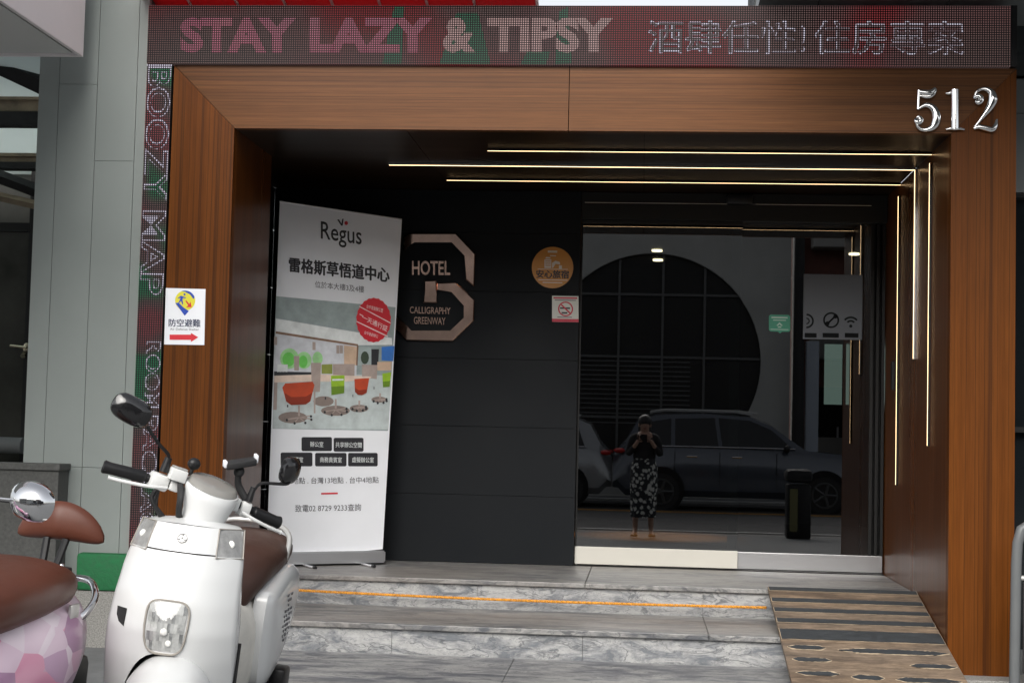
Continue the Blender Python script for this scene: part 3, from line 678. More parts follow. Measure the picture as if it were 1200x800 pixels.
# ------------------------------------------------------------------ LED boards
LX0, LX1, LZ0, LZ1 = -2.605, 1.785, ZW+.004, 3.312
t = thing('led_sign', 'wide dark red LED message board across the top of the wood portal', 'led sign', (-.4, -.02, LZ0))
finish('screen', bx(LX0, LX1, -.025, .05, LZ0, LZ1), M_led_bg, t)
finish('end_cap', bx(LX1+.001, LX1+.03, -.03, .12, LZ0, LZ1+.002), M_black, t)
finish('case', bx(LX0, LX1, .051, .16, LZ0, LZ1), M_blackm, t)
def lp(px, py, Y): return on_y((px, py), Y)
for q in ([(462, 8), (474, 8), (470, 78), (448, 78), (455, 40)], [(535, 15), (560, 15), (575, 77), (515, 77)], [(655, 14), (665, 8.5), (670, 75), (650, 78)], [(618, 60), (645, 60), (640, 77), (610, 77)]):
    bm = BM(); flat_poly(bm, [Vector((v.x, v.y, min(v.z, LZ1-.002) if v.z > 3.1 else max(v.z, LZ0+.002))) for v in (lp(*x, -.0255) for x in q)]); finish('green_area', bm, M_led_green, t)
def ledtext(s, a, b, c_, mm, bold, Y=-.027, parent=None, rot=0, nm='lettering'):
    bm = BM(); text_into(bm, s, aff(lp(*a, Y), lp(*b, Y), lp(*c_, Y)), bold=bold, rot=rot); return finish(nm, bm, mm, parent)
ledtext('STAY', (211, 21), (347, 21), (211, 62), M_led_pink, .05, parent=t)
ledtext('LAZY', (363, 20.5), (507, 20.5), (363, 61.5), M_led_pink, .05, parent=t)
ledtext('&', (519, 21), (557, 21), (519, 62), M_led_pale, .05, parent=t)
ledtext('TIPSY', (571, 20.5), (719, 20.5), (571, 62), M_led_pale, .05, parent=t)
for s, a, b, c_ in (('酒肆任性!', (760, 24), (943, 25), (760, 62)), ('住房專案', (955, 24), (1129, 25), (955, 63))):
    ledtext(s, a, b, c_, M_led_white, .045, parent=t); ledtext(s, (a[0]+1.2, a[1]+1.2), (b[0]-1.2, b[1]+1.2), (c_[0]+1.2, c_[1]-1.2), M_led_dark, .008, Y=-.0285, parent=t, nm='lettering_core')
VX0, VX1 = -2.605, -2.472
t = thing('led_strip_sign', 'narrow upright LED message strip between the grey cladding and the wood column', 'led sign', ((VX0+VX1)/2, 0, .3))
finish('screen', bx(VX0, VX1, -.015, .05, .30, ZW), M_led_bg2, t)
finish('edge_line', bx(VX0, VX1, -.0165, -.0155, ZW-.012, ZW), M_led_white, t)
def vtext(s, z1, z0, x0, x1, bo=.03, bi=.0):
    A, B, C = Vector((x0, -.017, z1)), Vector((x1, -.017, z1)), Vector((x0, -.017, z0))
    bm = BM(); text_into(bm, s, aff(A, B, C), bold=bo, rot=1); finish('lettering', bm, M_led_white, t)
    e = .008; A, B, C = Vector((x0+e, -.0185, z1-e)), Vector((x1-e, -.0185, z1-e)), Vector((x0+e, -.0185, z0+e))
    bm = BM(); text_into(bm, s, aff(A, B, C), bold=bi, rot=1); finish('lettering_core', bm, M_led_bg2, t)
vtext('BOOZY', ZW-.012, 2.29, VX0+.004, VX1-.002)
vtext('MAP', 2.24, 1.80, VX0+.004, VX1-.002)
vtext('ROOM', 1.56, 1.22, VX0+.05, VX1-.002)
vtext('PACKAGE', 1.18, .50, VX0+.05, VX1-.002)
# ------------------------------------------------------------------ shelter sign
def sp_(x, y, off=.004): return on_y((185+x/10, 330+y/10), 0)+Vector((0, -off, 0))
t = thing('shelter_sign', 'white air defence shelter sign with a red arrow on the left wood column', 'sign', sp_(320, 735))
bm = BM(); Q = [sp_(95, 75, 0), sp_(560, 88, 0), sp_(545, 742, 0), sp_(75, 735, 0)]
rings(bm, [[v for v in Q], [v+Vector((0, -.003, 0)) for v in Q]]); finish('plate', bm, M_paper, t)
my = mat('yellow_ink', (.72, .66, .04), .5); mbl = mat('blue_ink', (.015, .06, .42), .5)
def circ(cx, cy, rx, ry, a0=0, a1=360, n=28): return [(cx+rx*math.cos(R(a0+(a1-a0)*i/n)), cy-ry*math.sin(R(a0+(a1-a0)*i/n))) for i in range(n+(a1-a0 < 360))]
def pr(pl, mm, off, nm='print', fn=sp_, par=None):
    bm = BM(); flat_poly(bm, [fn(x, y, off) for x, y in pl]); return finish(nm, bm, mm, par or t)
pr(circ(322, 222, 118, 116), my, .0038)
pr([(207, 250), (250, 248), (300, 300), (365, 345), (318, 400)], mbl, .0046)
pr(circ(322, 222, 119, 117, 20, 112, 14)+[(322, 120), (380, 150), (420, 205)], mbl, .0046)
pr([(275, 165), (290, 172), (335, 188), (332, 196), (298, 190), (292, 212), (300, 265), (290, 268), (275, 225), (245, 262), (238, 256), (262, 215), (268, 190), (240, 200), (238, 192)], mbl, .0054)
pr(circ(316, 150, 13, 11), mbl, .0054)
pr([(325, 228), (338, 222), (372, 262), (388, 235), (398, 298), (335, 300), (358, 278)], M_red, .0054)
pr([(140, 620), (390, 620), (390, 600), (476, 652), (390, 706), (390, 682), (140, 680)], M_red, .0038)
bm = BM(); text_into(bm, '防空避難', lambda u, v, d=0: sp_(130+370*u, 436+6*u+90*v, .004+d), bold=.05); finish('lettering', bm, mat('navy_ink', (.04, .05, .10), .5), t)
bm = BM(); text_into(bm, 'Air Defense Shelter', lambda u, v, d=0: sp_(145+340*u, 542+5*u+26*v)); finish('lettering', bm, M_ink_grey, t)

# ------------------------------------------------------------------ roll-up banner
bTL, bTR = on_y((328, 236), 1.27), on_y((471, 257), 1.72)
bBL = Vector((-2.185, 1.27, .37)); bn = (bTR-bTL).cross(bBL-bTL).normalized()
if bn.y > 0: bn = -bn
def bp(px, py, off=0): return on_plane((px, py), bTL, bn)+bn*off
t = thing('rollup_banner', 'tall white roll-up banner for serviced offices standing before the charcoal wall', 'banner', (-1.9, 1.55, ZP))
Q = [(328, 236), (471, 257), (448.5, 643), (312, 655)]
bm = BM(); rings(bm, [[bp(*q, -.0015) for q in Q], [bp(*q) for q in Q]]); finish('print_sheet', bm, M_paper, t)
a, b = bp(312, 655), bp(448.5, 643); lx = (b-a).normalized()
bl = Vector((a.x, a.y, 0)); br = Vector((b.x, b.y, 0)); dl = (br-bl).normalized(); dn = Vector((dl.y, -dl.x, 0))
bm = BM(); Pb = []
for zz in (ZP+.012, ZP+.085):
    Pb.append([bl-dn*.05-dl*.01+Vector((0, 0, zz)), bl+dn*.04-dl*.01+Vector((0, 0, zz)), br+dn*.04+dl*.004+Vector((0, 0, zz)), br-dn*.05+dl*.004+Vector((0, 0, zz))])
rings(bm, Pb); bmesh.ops.bevel(bm, geom=bm.edges[:], offset=.008, segments=2, affect='EDGES'); finish('base_cassette', bm, M_alu, t, smooth=True)
for s in (.30, .80):
    c = bl.lerp(br, s); bm = BM(); tube(bm, [c+Vector((0, 0, ZP+.008)), c+dn*.20+Vector((0, 0, ZP+.006))], .008, 8); f = finish('foot', bm, M_alu, t)
    bm = BM(); tube(bm, [c+dn*.19+Vector((0, 0, ZP+.008)), c+dn*.22+Vector((0, 0, ZP+.008))], .010, 8); finish('foot_cap', bm, M_black, f)
bm = BM(); tube(bm, [bp(328, 236, -.004), bp(471, 257, -.004)], .006, 8); finish('top_rail', bm, M_alu, t)
bm = BM(); tube(bm, [bp(385, 646, -.03), bp(398, 250, -.02)], .007, 8); finish('support_pole', bm, M_alu, t)
def btext(s, a, b, c_, mm, bold=0, off=.002, nm='lettering'):
    bm = BM(); A = Vector((*a, 0)); B = Vector((*b, 0)); C = Vector((*c_, 0))
    def g(u, v, d=0):
        q = A+(B-A)*u+(C-A)*v; return bp(q.x, q.y, off+d)
    text_into(bm, s, g, bold=bold); return finish(nm, bm, mm, t)
btext('Regus', (376, 259.5), (423.5, 266.5), (376, 286), M_ink, .03)
pr([(395, 257.5), (397, 257), (400, 262), (401, 256.5), (402.5, 256.5), (401.5, 264.5), (399.5, 264.3)], M_ink, .002, fn=bp)
pr(circ(405.6, 261.5, 2.1, 2.3, n=14), M_red, .002, fn=bp)
btext('雷格斯草悟道中心', (338.8, 301.5), (456, 314), (338.8, 318.5), M_ink, .09)
btext('位於本大樓3及4樓', (369, 329), (426.5, 335.3), (369, 336.8), M_ink_grey, 0)
c2 = lambda x, y: (315+x/5, 340+y/5)
def pc(name, r, g, b): return mat(name, srgb(r, g, b), .5, var=(.16, 14), world=True)
def pp2(pl, mm, off, nm='picture_area'): pr([c2(*q) for q in pl], mm, off, nm, fn=bp)
m_ceil = pc('print_ceiling', 150, 163, 163); m_floor = pc('print_floor', 190, 200, 200); m_wall = pc('print_wall', 205, 208, 214); m_or = pc('print_orange', 190, 72, 38); m_gr = pc('print_green', 150, 190, 45)
m_br = pc('print_brown', 130, 100, 80); m_tab = pc('print_table', 225, 205, 190); m_gri = pc('print_greige', 170, 155, 148); m_sh = pc('print_shadow', 135, 122, 115); m_dk = pc('print_dark', 45, 48, 52); m_leaf = pc('print_leaf', 110, 205, 90); m_leaf2 = pc('print_leaf_pale', 160, 215, 150); m_blu = pc('print_blue', 60, 120, 200); m_pch = pc('print_peach', 208, 180, 155); m_lite = pc('print_light', 225, 230, 230)
pr([(323.5, 347), (463.5, 360), (454.6, 504.5), (319.3, 502)], m_ceil, .001, 'picture', fn=bp)
pp2([(28, 480), (720, 500), (700, 815), (22, 808)], m_floor, .0014)
pp2([(40, 165), (330, 215), (720, 280), (722, 320), (520, 322), (40, 245)], m_lite, .0014)
pp2([(40, 250), (518, 322), (512, 520), (28, 505)], m_wall, .0018)
pp2([(40, 240), (522, 316), (522, 328), (40, 254)], m_br, .0022)
pp2([(440, 322), (516, 332), (514, 440), (440, 435)], m_pch, .0022)
pp2([(515, 326), (525, 326), (519, 440), (511, 440)], m_br, .0024)
pp2([(525, 330), (600, 335), (600, 440), (520, 440)], pc('print_teal_wall', 165, 180, 180), .0018)
for cx, cy, rx, ry, mm in ((120, 400, 55, 60, m_leaf2), (115, 405, 36, 42, m_leaf), (205, 410, 45, 50, m_leaf2), (200, 418, 26, 36, m_leaf), (285, 400, 30, 40, m_leaf2)): pp2(circ(cx, cy, rx, ry, n=18), mm, .0022 if mm is m_leaf2 else .0026)
pp2([(50, 435), (110, 435), (108, 480), (48, 480)], m_lite, .0032); pp2([(145, 385), (178, 385), (175, 470), (148, 470)], m_gri, .0032); pp2([(30, 475), (250, 480), (250, 500), (30, 500)], m_dk, .0032)
for x, y in ((40, 300), (265, 330), (405, 350), (425, 350)): pp2([(x-10, y-28), (x+8, y-26), (x+8, y+20), (x-10, y+20)], m_gri, .0026)
pp2([(600, 345), (645, 345), (640, 438), (600, 438)], m_dk, .0024); pp2([(660, 332), (735, 326), (728, 415), (660, 410)], m_blu, .0024)
pp2(circ(562, 395, 24, 38, n=12), pc('print_plant', 60, 75, 60), .0024); pp2([(545, 435), (635, 438), (632, 520), (545, 510)], m_gri, .0024)
pp2([(635, 420), (720, 418), (715, 470), (635, 470)], m_pch, .0026); pp2([(308, 435), (372, 432), (372, 490), (308, 488)], pc('print_olive', 140, 150, 70), .0026)
for cx, cy, rx, ry in ((140, 745, 85, 34), (390, 705, 85, 30), (528, 692, 55, 22), (645, 640, 45, 18), (320, 650, 60, 30)): pp2(circ(cx, cy, rx, ry, n=18), m_sh, .0018)
pp2([(375, 432), (502, 432), (500, 520), (375, 505)], m_gri, .003)
pp2([(30, 500), (300, 492), (600, 506), (590, 520), (440, 536), (250, 534), (30, 540)], m_tab, .0034)
pp2([(245, 425), (305, 425), (298, 595), (252, 595)], m_gri, .0038)
pp2([(30, 540), (50, 540), (45, 700), (25, 700)], m_gri, .0036); pp2([(262, 540), (272, 540), (272, 720), (262, 720)], m_gri, .0036)
for q in ([(78, 570), (95, 545), (255, 535), (266, 555), (242, 650), (215, 668), (130, 672), (100, 650)], [(500, 520), (587, 514), (572, 600), (545, 614), (520, 612), (503, 595)]): pp2(q, m_or, .0042)
m_ord = pc('print_orange_shade', 140, 48, 24); m_grd = pc('print_green_shade', 105, 140, 35)
for q in ([(90, 600), (130, 625), (215, 622), (252, 600), (242, 650), (215, 668), (130, 672), (100, 650)], [(503, 570), (525, 585), (574, 580), (572, 600), (545, 614), (520, 612), (503, 595)]): pp2(q, m_ord, .0046)
for q in ([(364, 565), (441, 560), (440, 602), (365, 614)], [(666, 535), (710, 530), (706, 565), (668, 568)]): pp2(q, m_grd, .0050)
for q in ([(363, 500), (442, 498), (440, 602), (365, 614)], [(664, 488), (716, 480), (706, 565), (668, 568)]): pp2(q, m_gr, .0042)
pp2([(370, 520), (436, 518), (436, 528), (370, 530)], m_lite, .0046)
for cx, cy, r in ((175, 745, 75), (390, 700, 68), (528, 685, 42), (650, 640, 40)):
    pp2([(cx-5, cy-70*r/75), (cx+6, cy-70*r/75), (cx+6, cy-8), (cx-5, cy-8)], m_gri, .0042)
    for a in (200, 250, 300, 345, 20):
        ex, ey = cx+r*math.cos(R(a)), cy-r*.42*math.sin(R(a)); pp2([(cx, cy-4), (ex, ey-3), (ex, ey+3), (cx, cy+4)], m_gri, .0044)
        pp2(circ(ex, ey+4, 7, 8, n=8), m_dk, .0048)
    pp2([(cx-70*r/75, cy-75), (cx-62*r/75, cy-75), (cx-62*r/75, cy-60), (cx-70*r/75, cy-60)], m_dk, .0044)
# stamp
n = 44; pl = [(612+(99+(4 if i % 2 else 0))*math.cos(2*math.pi*i/n), 175+(127+(4 if i % 2 else 0))*math.sin(2*math.pi*i/n)) for i in range(n)]
pp2(pl, M_red, .0052, 'stamp')
m_rw = pc('stamp_white', 235, 215, 215)
for q in ([(528, 92), (712, 190), (712, 196), (528, 98)], [(512, 180), (696, 268), (694, 274), (512, 186)], [(530, 138), (552, 150), (552, 155), (530, 143)]): pp2(q, m_rw, .0058)
btext('一天通行証', c2(548, 140), c2(696, 212), c2(542, 172), m_rw, .02, .0058)
btext('台中首創辦公室', c2(572, 82), c2(668, 108), c2(570, 106), m_rw, 0, .0058); btext('台中首創辦公', c2(560, 236), c2(640, 262), c2(556, 256), m_rw, 0, .0058)
c3 = lambda x, y: (315+x/4.706, 490+y/4.706)
for (xa, ya, xb, yb), s in zip(((180, 103, 348, 180), (357, 107, 522, 183), (65, 188, 240, 264), (255, 190, 428, 264), (437, 190, 600, 264)), ('辦公室', '共享辦公空間', '會議室', '商務貴賓室', '虛擬辦公室')):
    r = 6; pr([c3(*q) for q in [(xa+r, ya), (xb-r, ya), (xb, ya+r), (xb, yb-r), (xb-r, yb), (xa+r, yb), (xa, yb-r), (xa, ya+r)]], M_ink, .0012, 'text_box', fn=bp)
    w2 = len(s)*24/2; mx_, my_ = (xa+xb)/2, (ya+yb)/2
    btext(s, c3(mx_-w2, my_-15), c3(mx_+w2, my_-13), c3(mx_-w2, my_+15), m_lite, .01)
btext('全球地點 . 台灣13地點 . 台中4地點', c3(55, 326), c3(605, 320), c3(55, 362), M_ink_grey, .008)
pr([c3(*q) for q in ((288, 410), (380, 408), (380, 417), (288, 419))], M_red, .002, fn=bp)
btext('致電02 8729 9233查詢', c3(145, 476), c3(508, 469), c3(145, 516), M_ink_grey, .006)

# ------------------------------------------------------------------ grey cladding, canopy, left neighbour
t = thing('grey_clad_pillar', 'grey metal clad pillar left of the upright LED strip', 'pillar', (-2.9, 0, 0))
xs = [-3.187, -3.078, -2.872, -2.661, -2.607]; zcut = [.0, .907, 2.497, 3.045, 4.4]
for i in range(4):
    cuts = {0: [.0, .907, 4.4], 1: [.0, .907, 2.9, 4.4], 2: [0, .907, 2.497, 4.4], 3: [0, 4.4]}[i]
    for a, b in zip(cuts, cuts[1:]): finish('metal_panel', bx(xs[i]+.0012, xs[i+1]-.0012, 0, .03, a+.0009, b-.0009, bev=.0006), M_grey, t)
finish('side_panel', bx(-3.187, -3.16, .031, 1.2, 0, 4.4), M_grey, t); finish('core', bx(-3.155, -2.61, .031, 1.2, 0, 4.4), M_greyd, t)

t = thing('neighbour_canopy', 'pale box edged canopy jutting over the pavement at the top left', 'canopy', (-4, -1, 3.0))
finish('fascia_panel', bx(-2.905, -2.885, -4.2, -.2, 3.0, 3.9, bev=.003), M_pinkw, t)
finish('fascia_panel', bx(-7, -2.887, -.2, -.18, 3.0, 3.9), M_pinkw, t)
finish('soffit_panel', bx(-7, -2.935, -4.2, -.21, 3.012, 3.04), mat('canopy_soffit_sheet', (.62, .63, .62), .5), t)
finish('soffit_trim', bx(-2.934, -2.906, -4.2, -.21, 3.02, 3.05), M_gap, t)
finish('roof', bx(-7, -2.91, -4.2, -.2, 3.86, 3.9), M_pinkw, t)

t = thing('skylight_canopy', 'frosted glass ceiling with weathered brown beams over the neighbouring doorway', 'canopy', (-4.5, 3, 2.9))
m_fr = mat('frosted_glass', (.60, .66, .65), .4, var=(.14, 4), world=True)
m_frost2 = bpy.data.materials.new('translucent_glass_sheet'); m_frost2.use_nodes = True
_n = m_frost2.node_tree; _b = _n.nodes['Principled BSDF']; _b.inputs['Base Color'].default_value = (.75, .8, .79, 1)
_t = _n.nodes.new('ShaderNodeBsdfTranslucent'); _t.inputs[0].default_value = (.8, .86, .84, 1); _m = _n.nodes.new('ShaderNodeMixShader'); _m.inputs[0].default_value = .6
_n.links.new(_b.outputs[0], _m.inputs[1]); _n.links.new(_t.outputs[0], _m.inputs[2]); _n.links.new(_m.outputs[0], _n.nodes['Material Output'].inputs[0])
def zc_(py, Y): return on_y((24, py), Y).z
for (ya, pa_), (yb, pb_) in (((.06, 60), (.90, 114)), ((1.0, 122), (2.05, 180)), ((2.15, 170), (2.75, 228))):
    bm = BM(); z0_, z1_ = zc_(pa_, ya), zc_(pb_, yb)
    for xa, xb in ((-7, -5.2), (-5.19, -3.2)):
        rings(bm, [[(xa, ya, z0_), (xb, ya, z0_), (xb, yb, z1_), (xa, yb, z1_)], [(xa, ya, z0_+.012), (xb, ya, z0_+.012), (xb, yb, z1_+.012), (xa, yb, z1_+.012)]])
    finish('glass_sheet', bm, m_frost2, t)
for Y, p0, p1, p2 in ((.92, 113, 131, 147), (2.07, 179, 190, 198)):
    finish('beam', bx(-7, -3.19, Y, Y+.07, zc_(p1, Y), zc_(p0, Y), bev=.004), M_beam, t)
    finish('flange', bx(-7, -3.19, Y-.02, Y+.09, zc_(p2, Y), zc_(p1, Y)-.002), M_blackm, t)
    finish('beam_lip', bx(-7, -3.19, Y-.03, Y-.002, zc_(p0+5, Y), zc_(p0, Y)+.005), M_beam, t)
bm = BM(); tube(bm, [on_y((-20, 66), .3), on_y((52, 100), .5)], [.06, .06], 4); finish('brace', bm, M_blackm, t)
tube(bm := BM(), [on_y((-20, 200), 1.9), on_y((50, 226), 2.0)], .045, 4); finish('brace', bm, M_blackm, t)
tube(bm := BM(), [on_y((-20, 226), 1.9), on_y((50, 242), 2.0)], .03, 4); finish('brace', bm, M_beam, t)

t = thing('neighbour_door', 'dark glass door with a lever handle left of the grey pillar', 'door', (-3.6, 2.4, .6))
Yd = 2.4; a = on_y((-60, 262), Yd); b = on_y((36, 545), Yd)
m_dg = mat('dim_door_glass', (.05, .05, .042), .12, var=(.35, 2.5), world=True)
finish('door_leaf', bx(a.x-1, on_y((30, 400), Yd).x, Yd, Yd+.02, .3, on_y((30, 272), Yd).z), m_dg, t)
finish('door_frame', bx(on_y((30.5, 400), Yd).x, on_y((40, 400), Yd).x+.1, Yd-.03, Yd+.05, .3, 3.0), M_frame, t)
finish('door_frame', bx(a.x-1, on_y((30.5, 400), Yd).x-.002, Yd-.03, Yd+.05, on_y((30, 272), Yd).z, on_y((30, 272), Yd).z+.06), M_frame, t)
h = on_y((27, 407), Yd-.05); hb = BM(); tube(hb, [h+Vector((.02, .06, 0)), h+Vector((.02, 0, 0)), h+Vector((-.09, 0, .01))], .011, 8); tube(hb, [h+Vector((.0, .02, -.045)), h+Vector((.0, .0, -.06))], .018, 10); ellipsoid(hb, h+Vector((.015, .02, 0)), .025, .01, .035, seg=12, rg=8)
finish('lever_handle', hb, mat('brass_lever', (.55, .50, .38), .25, 1), t, smooth=True)
finish('transom_panel', bx(a.x-1, on_y((40, 400), Yd).x+.1, Yd+.1, Yd+.12, on_y((30, 272), Yd).z, 3.0), mat('dim_lobby_wall', (.10, .10, .09), .7, var=(.4, 2), world=True), t)
bm = BM(); p0 = on_y((-30, 520), 2.2); p1 = on_y((27, 522), 2.2); tube(bm, [p0, p1], .055, 14); tag(finish('rail_roll', bm, M_soff, smooth=True), 'grey horizontal barrier roll before the neighbouring dark door', 'rail')
t = thing('granite_planter', 'low dark granite wall block in front of the grey pillar', 'wall block', (-3.8, -.2, 0))
ze = .890
finish('cap_slab', bx(-7, -2.930, -.16, -.004, ze, ze+.034, bev=.003), M_stone, t)
finish('body_slab', bx(-4.2, -2.94, -.145, -.004, 0, ze), M_stone, t); finish('body_slab', bx(-7, -4.202, -.145, -.004, 0, ze), M_stone, t)
finish('back_slab', bx(-7, -3.19, -.012, 2.1, 0, .5), M_stone, t)
t = thing('planter_ledge', 'low granite ledge wrapped in green artificial turf below the grey pillar', 'ledge', (-2.6, -.1, 0))
finish('granite_face', bx(-2.858, -2.14, -.06, -.003, 0, .284), M_granite, t)
bm = bx(-2.858, -2.13, -.075, -.003, .286, .475, bev=.018); finish('turf_wrap', bm, M_turf, t, smooth=True)

# ------------------------------------------------------------------ above and right of the portal
t = thing('red_awning', 'bright red awning underside with pale seams above the LED board', 'awning', (-1.7, -.5, 3.4))
def aw(px, py):                                   # point on the sloping awning sheet
    o = Vector((0, .12, 3.347)); n = Vector((0, .214, 1)).normalized(); return on_plane((px, py), o, n)
L0, L1 = Vector((-2.66, .12, 3.347)), Vector((-.60, .12, 3.347))
sl = Vector((0, -1, .214)).normalized()
e = [-2.66]+[aw(225+i*55.3, 8).x for i in range(7)]+[-.585]
for a, b in zip(e, e[1:]):
    bm = BM(); A = Vector((a+.004, .12, 3.347)); B = Vector((b-.004, .12, 3.347)); rings(bm, [[A, B, B+sl*.55, A+sl*.55], [v+Vector((0, .004, .02)) for v in (A, B, B+sl*.55, A+sl*.55)]]); finish('red_sheet', bm, M_redaw, t)
    bm = BM(); A = Vector((b-.007, .116, 3.341)); B = Vector((b+.007, .116, 3.341)); rings(bm, [[A, B, B+sl*.55, A+sl*.55], [v+Vector((0, .004, .02)) for v in (A, B, B+sl*.55, A+sl*.55)]]); finish('seam_bar', bm, M_seamw, t)
t = thing('dark_fascia', 'dark grey metal fascia above the right half of the portal', 'fascia', (1.5, .5, 3.3))
m_df = mat('dark_grey_panel', (.036, .041, .042), .6, spec=.3, var=(.06, 2), world=True)
xa = on_y((884, 5), .45).x
for a, b in ((xa, xa+.26), (xa+.265, xa+.62), (xa+.625, 4.5)): finish('fascia_panel', bx(a, b, .45, 1.0, 3.20, 4.5, bev=.004), m_df, t)
m_sf = mat('grey_soffit_sheet', (.20, .215, .215), .5, var=(.06, 2), world=True)
t = thing('dark_soffit', 'dark grey overhanging soffit above the right half of the portal', 'soffit', (1.5, -1, 3.4))
for a, b in ((xa, xa+.30), (xa+.306, 1.5), (1.506, 2.9), (2.906, 4.6)):
    bm = BM(); A = Vector((a, .44, 3.335)); B = Vector((b, .44, 3.335)); D = Vector((0, -1, .08))*2.6
    rings(bm, [[A, B, B+D, A+D], [v+Vector((0, 0, .08)) for v in (A, B, B+D, A+D)]]); finish('soffit_panel', bm, m_sf, t)
t = thing('right_wing_wall', 'dark grey panelled wall with a dim window right of the wood portal', 'wall', (3, 1, 0))
m_gw = mat('grey_wall_panel', (.24, .26, .26), .5, var=(.05, 2), world=True)
def zr(py, Y=1.05): return on_y((1197, py), Y).z
zz = [zr(226), zr(133), zr(48), 3.2]
for a, b in zip(zz, zz[1:]): finish('wall_panel', bx(1.83, 5, 1.05, 1.1, a+.003, b-.003), m_gw, t)
finish('window_glass', bx(1.83, 5, 1.16, 1.17, 0, zr(228)), mat('dim_window', (.012, .015, .017), .08), t)
finish('window_frame', bx(1.83, 5, 1.08, 1.14, zr(500)-.03, zr(500)), M_frame, t)
finish('window_frame', bx(1.83, 5, 1.06, 1.16, zr(231), zr(226)-.001), M_blackm, t)
t = thing('handrail', 'grey painted steel handrail with a rounded corner at the right picture edge', 'handrail', (1.75, -.35, 0))
mgp = mat('grey_gloss_paint', (.12, .127, .13), .35, var=(.05, 6))
Yh = -.35; pa = on_y((1188.5, 800), Yh); pb = on_y((1191, 660), Yh); pc_ = on_y((1192.5, 636), Yh); pd = on_y((1197, 620), Yh); pe = on_y((1208, 613), Yh); pf = on_y((1330, 612), Yh)
tube(bm := BM(), [Vector((pa.x, Yh, slope(Yh))), pb, pc_, pd, pe, pf, Vector((pf.x, Yh, .0))], .0245, 14); finish('outer_tube', bm, mgp, t, smooth=50)
tube(bm := BM(), [on_y((1196, 677), Yh), on_y((1330, 676), Yh)], .012, 10); finish('inner_bar', bm, M_silver, t, smooth=True)
finish('infill_plate', bx(on_y((1199, 700), Yh).x, pf.x-.03, Yh-.004, Yh+.004, .08, on_y((1199, 682), Yh).z), M_blackm, t)

# ------------------------------------------------------------------ scooters
def shield_y(x, z, w):
    yf = lerp_tab(z, ((.26, .17), (.34, .12), (.44, .075), (.54, .04), (.62, .025), (.70, .035), (.78, .06), (.86, .10), (.92, .135)))
    return yf+.105*(min(1, abs(x)/w))**2.6
def lerp_tab(z, tab):
    if z <= tab[0][0]: return tab[0][1]
    for (a, va), (b, vb) in zip(tab, tab[1:]):
        if z <= b: t = (z-a)/(b-a); return va+(vb-va)*t
    return tab[-1][1]
def shield_w(z): return lerp_tab(z, ((.26, .165), (.36, .187), (.46, .186), (.56, .188), (.64, .185), (.72, .178), (.80, .171), (.88, .159), (.92, .150)))
def arch(z):
    za, zb = .560, .30
    if z >= za: return 0
    t = min(1, (za-z)/(za-zb)); return .125*math.sqrt(1-(1-t)**2)**.9
def shield_patch(z0, z1, s0, s1, nz, ns, off=0, thick=.012, use_arch=False):
    """a patch of the curved front shield; s runs from -1 to 1 across its width"""
    bm = BM()
    def P(s, z, o):
        wd = shield_w(z); i = arch(z)*(1.32 if s > 0 else 1.0) if use_arch else 0
        x = math.copysign(i+(wd-i)*abs(s), s) if abs(s) > 1e-9 else (0 if i == 0 else None)
        return Vector((x, shield_y(x, z, wd)-off+o, z))
    halves = [(s0, s1)] if not use_arch else [(-1, -1e-6), (1e-6, 1)]
    for a, b in halves:
        G = [[None]*(ns+1) for _ in range(nz+1)]; H = [[None]*(ns+1) for _ in range(nz+1)]
        for i in range(nz+1):
            z = z0+(z1-z0)*i/nz
            for j in range(ns+1):
                s = a+(b-a)*j/ns
                G[i][j] = bm.verts.new(P(s, z, 0)); H[i][j] = bm.verts.new(P(s, z, thick))
        for i in range(nz):
            for j in range(ns):
                bm.faces.new((G[i][j], G[i][j+1], G[i+1][j+1], G[i+1][j])); bm.faces.new((H[i][j], H[i+1][j], H[i+1][j+1], H[i][j+1]))
        for i in range(nz):
            for j in (0, ns):
                if use_arch and abs((a, b)[j > 0]) < 1e-3 and arch(z0+(z1-z0)*(i+1)/nz) == 0 and arch(z0+(z1-z0)*i/nz) == 0: continue
                bm.faces.new((G[i][j], G[i+1][j], H[i+1][j], H[i][j]))
        for j in range(ns):
            for i in (0, nz): bm.faces.new((G[i][j], H[i][j], H[i][j+1], G[i][j+1]))
    bmesh.ops.remove_doubles(bm, verts=bm.verts[:], dist=1e-5)
    return bm

def wheel(par, c, r, w, M=None, nm='wheel'):
    bm = BM(); prof = [(r*.62, -w*.8), (r*.80, -w), (r*.95, -w*.8), (r, -w*.3), (r, w*.3), (r*.95, w*.8), (r*.80, w), (r*.62, w*.8)]
    rs = [[Vector((x, math.cos(a)*rr, math.sin(a)*rr)) for rr, x in prof] for a in [2*math.pi*k/32 for k in range(33)]]
    rings(bm, rs, True, False); bmesh.ops.remove_doubles(bm, verts=bm.verts[:], dist=1e-5)
    T = Matrix.Translation(c); T = (M @ T) if M is not None else T
    bmesh.ops.transform(bm, matrix=T, verts=bm.verts[:]); o = finish(nm, bm, M_tyre, par, local=True, smooth=True)
    bm = BM(); cyl(bm, (-w*.5, 0, 0), (w*.5, 0, 0), r*.63, seg=24); cyl(bm, (-w, 0, 0), (w, 0, 0), .035); bmesh.ops.transform(bm, matrix=T, verts=bm.verts[:])
    finish('rim', bm, M_silver, o, local=True, smooth=True); return o

def steer(psi, piv=Vector((0, .27, .90)), rake=R(24)):
    ax = Vector((0, math.sin(rake), math.cos(rake))); return Matrix.Translation(piv) @ Matrix.Rotation(psi, 4, ax) @ Matrix.Translation(-piv)

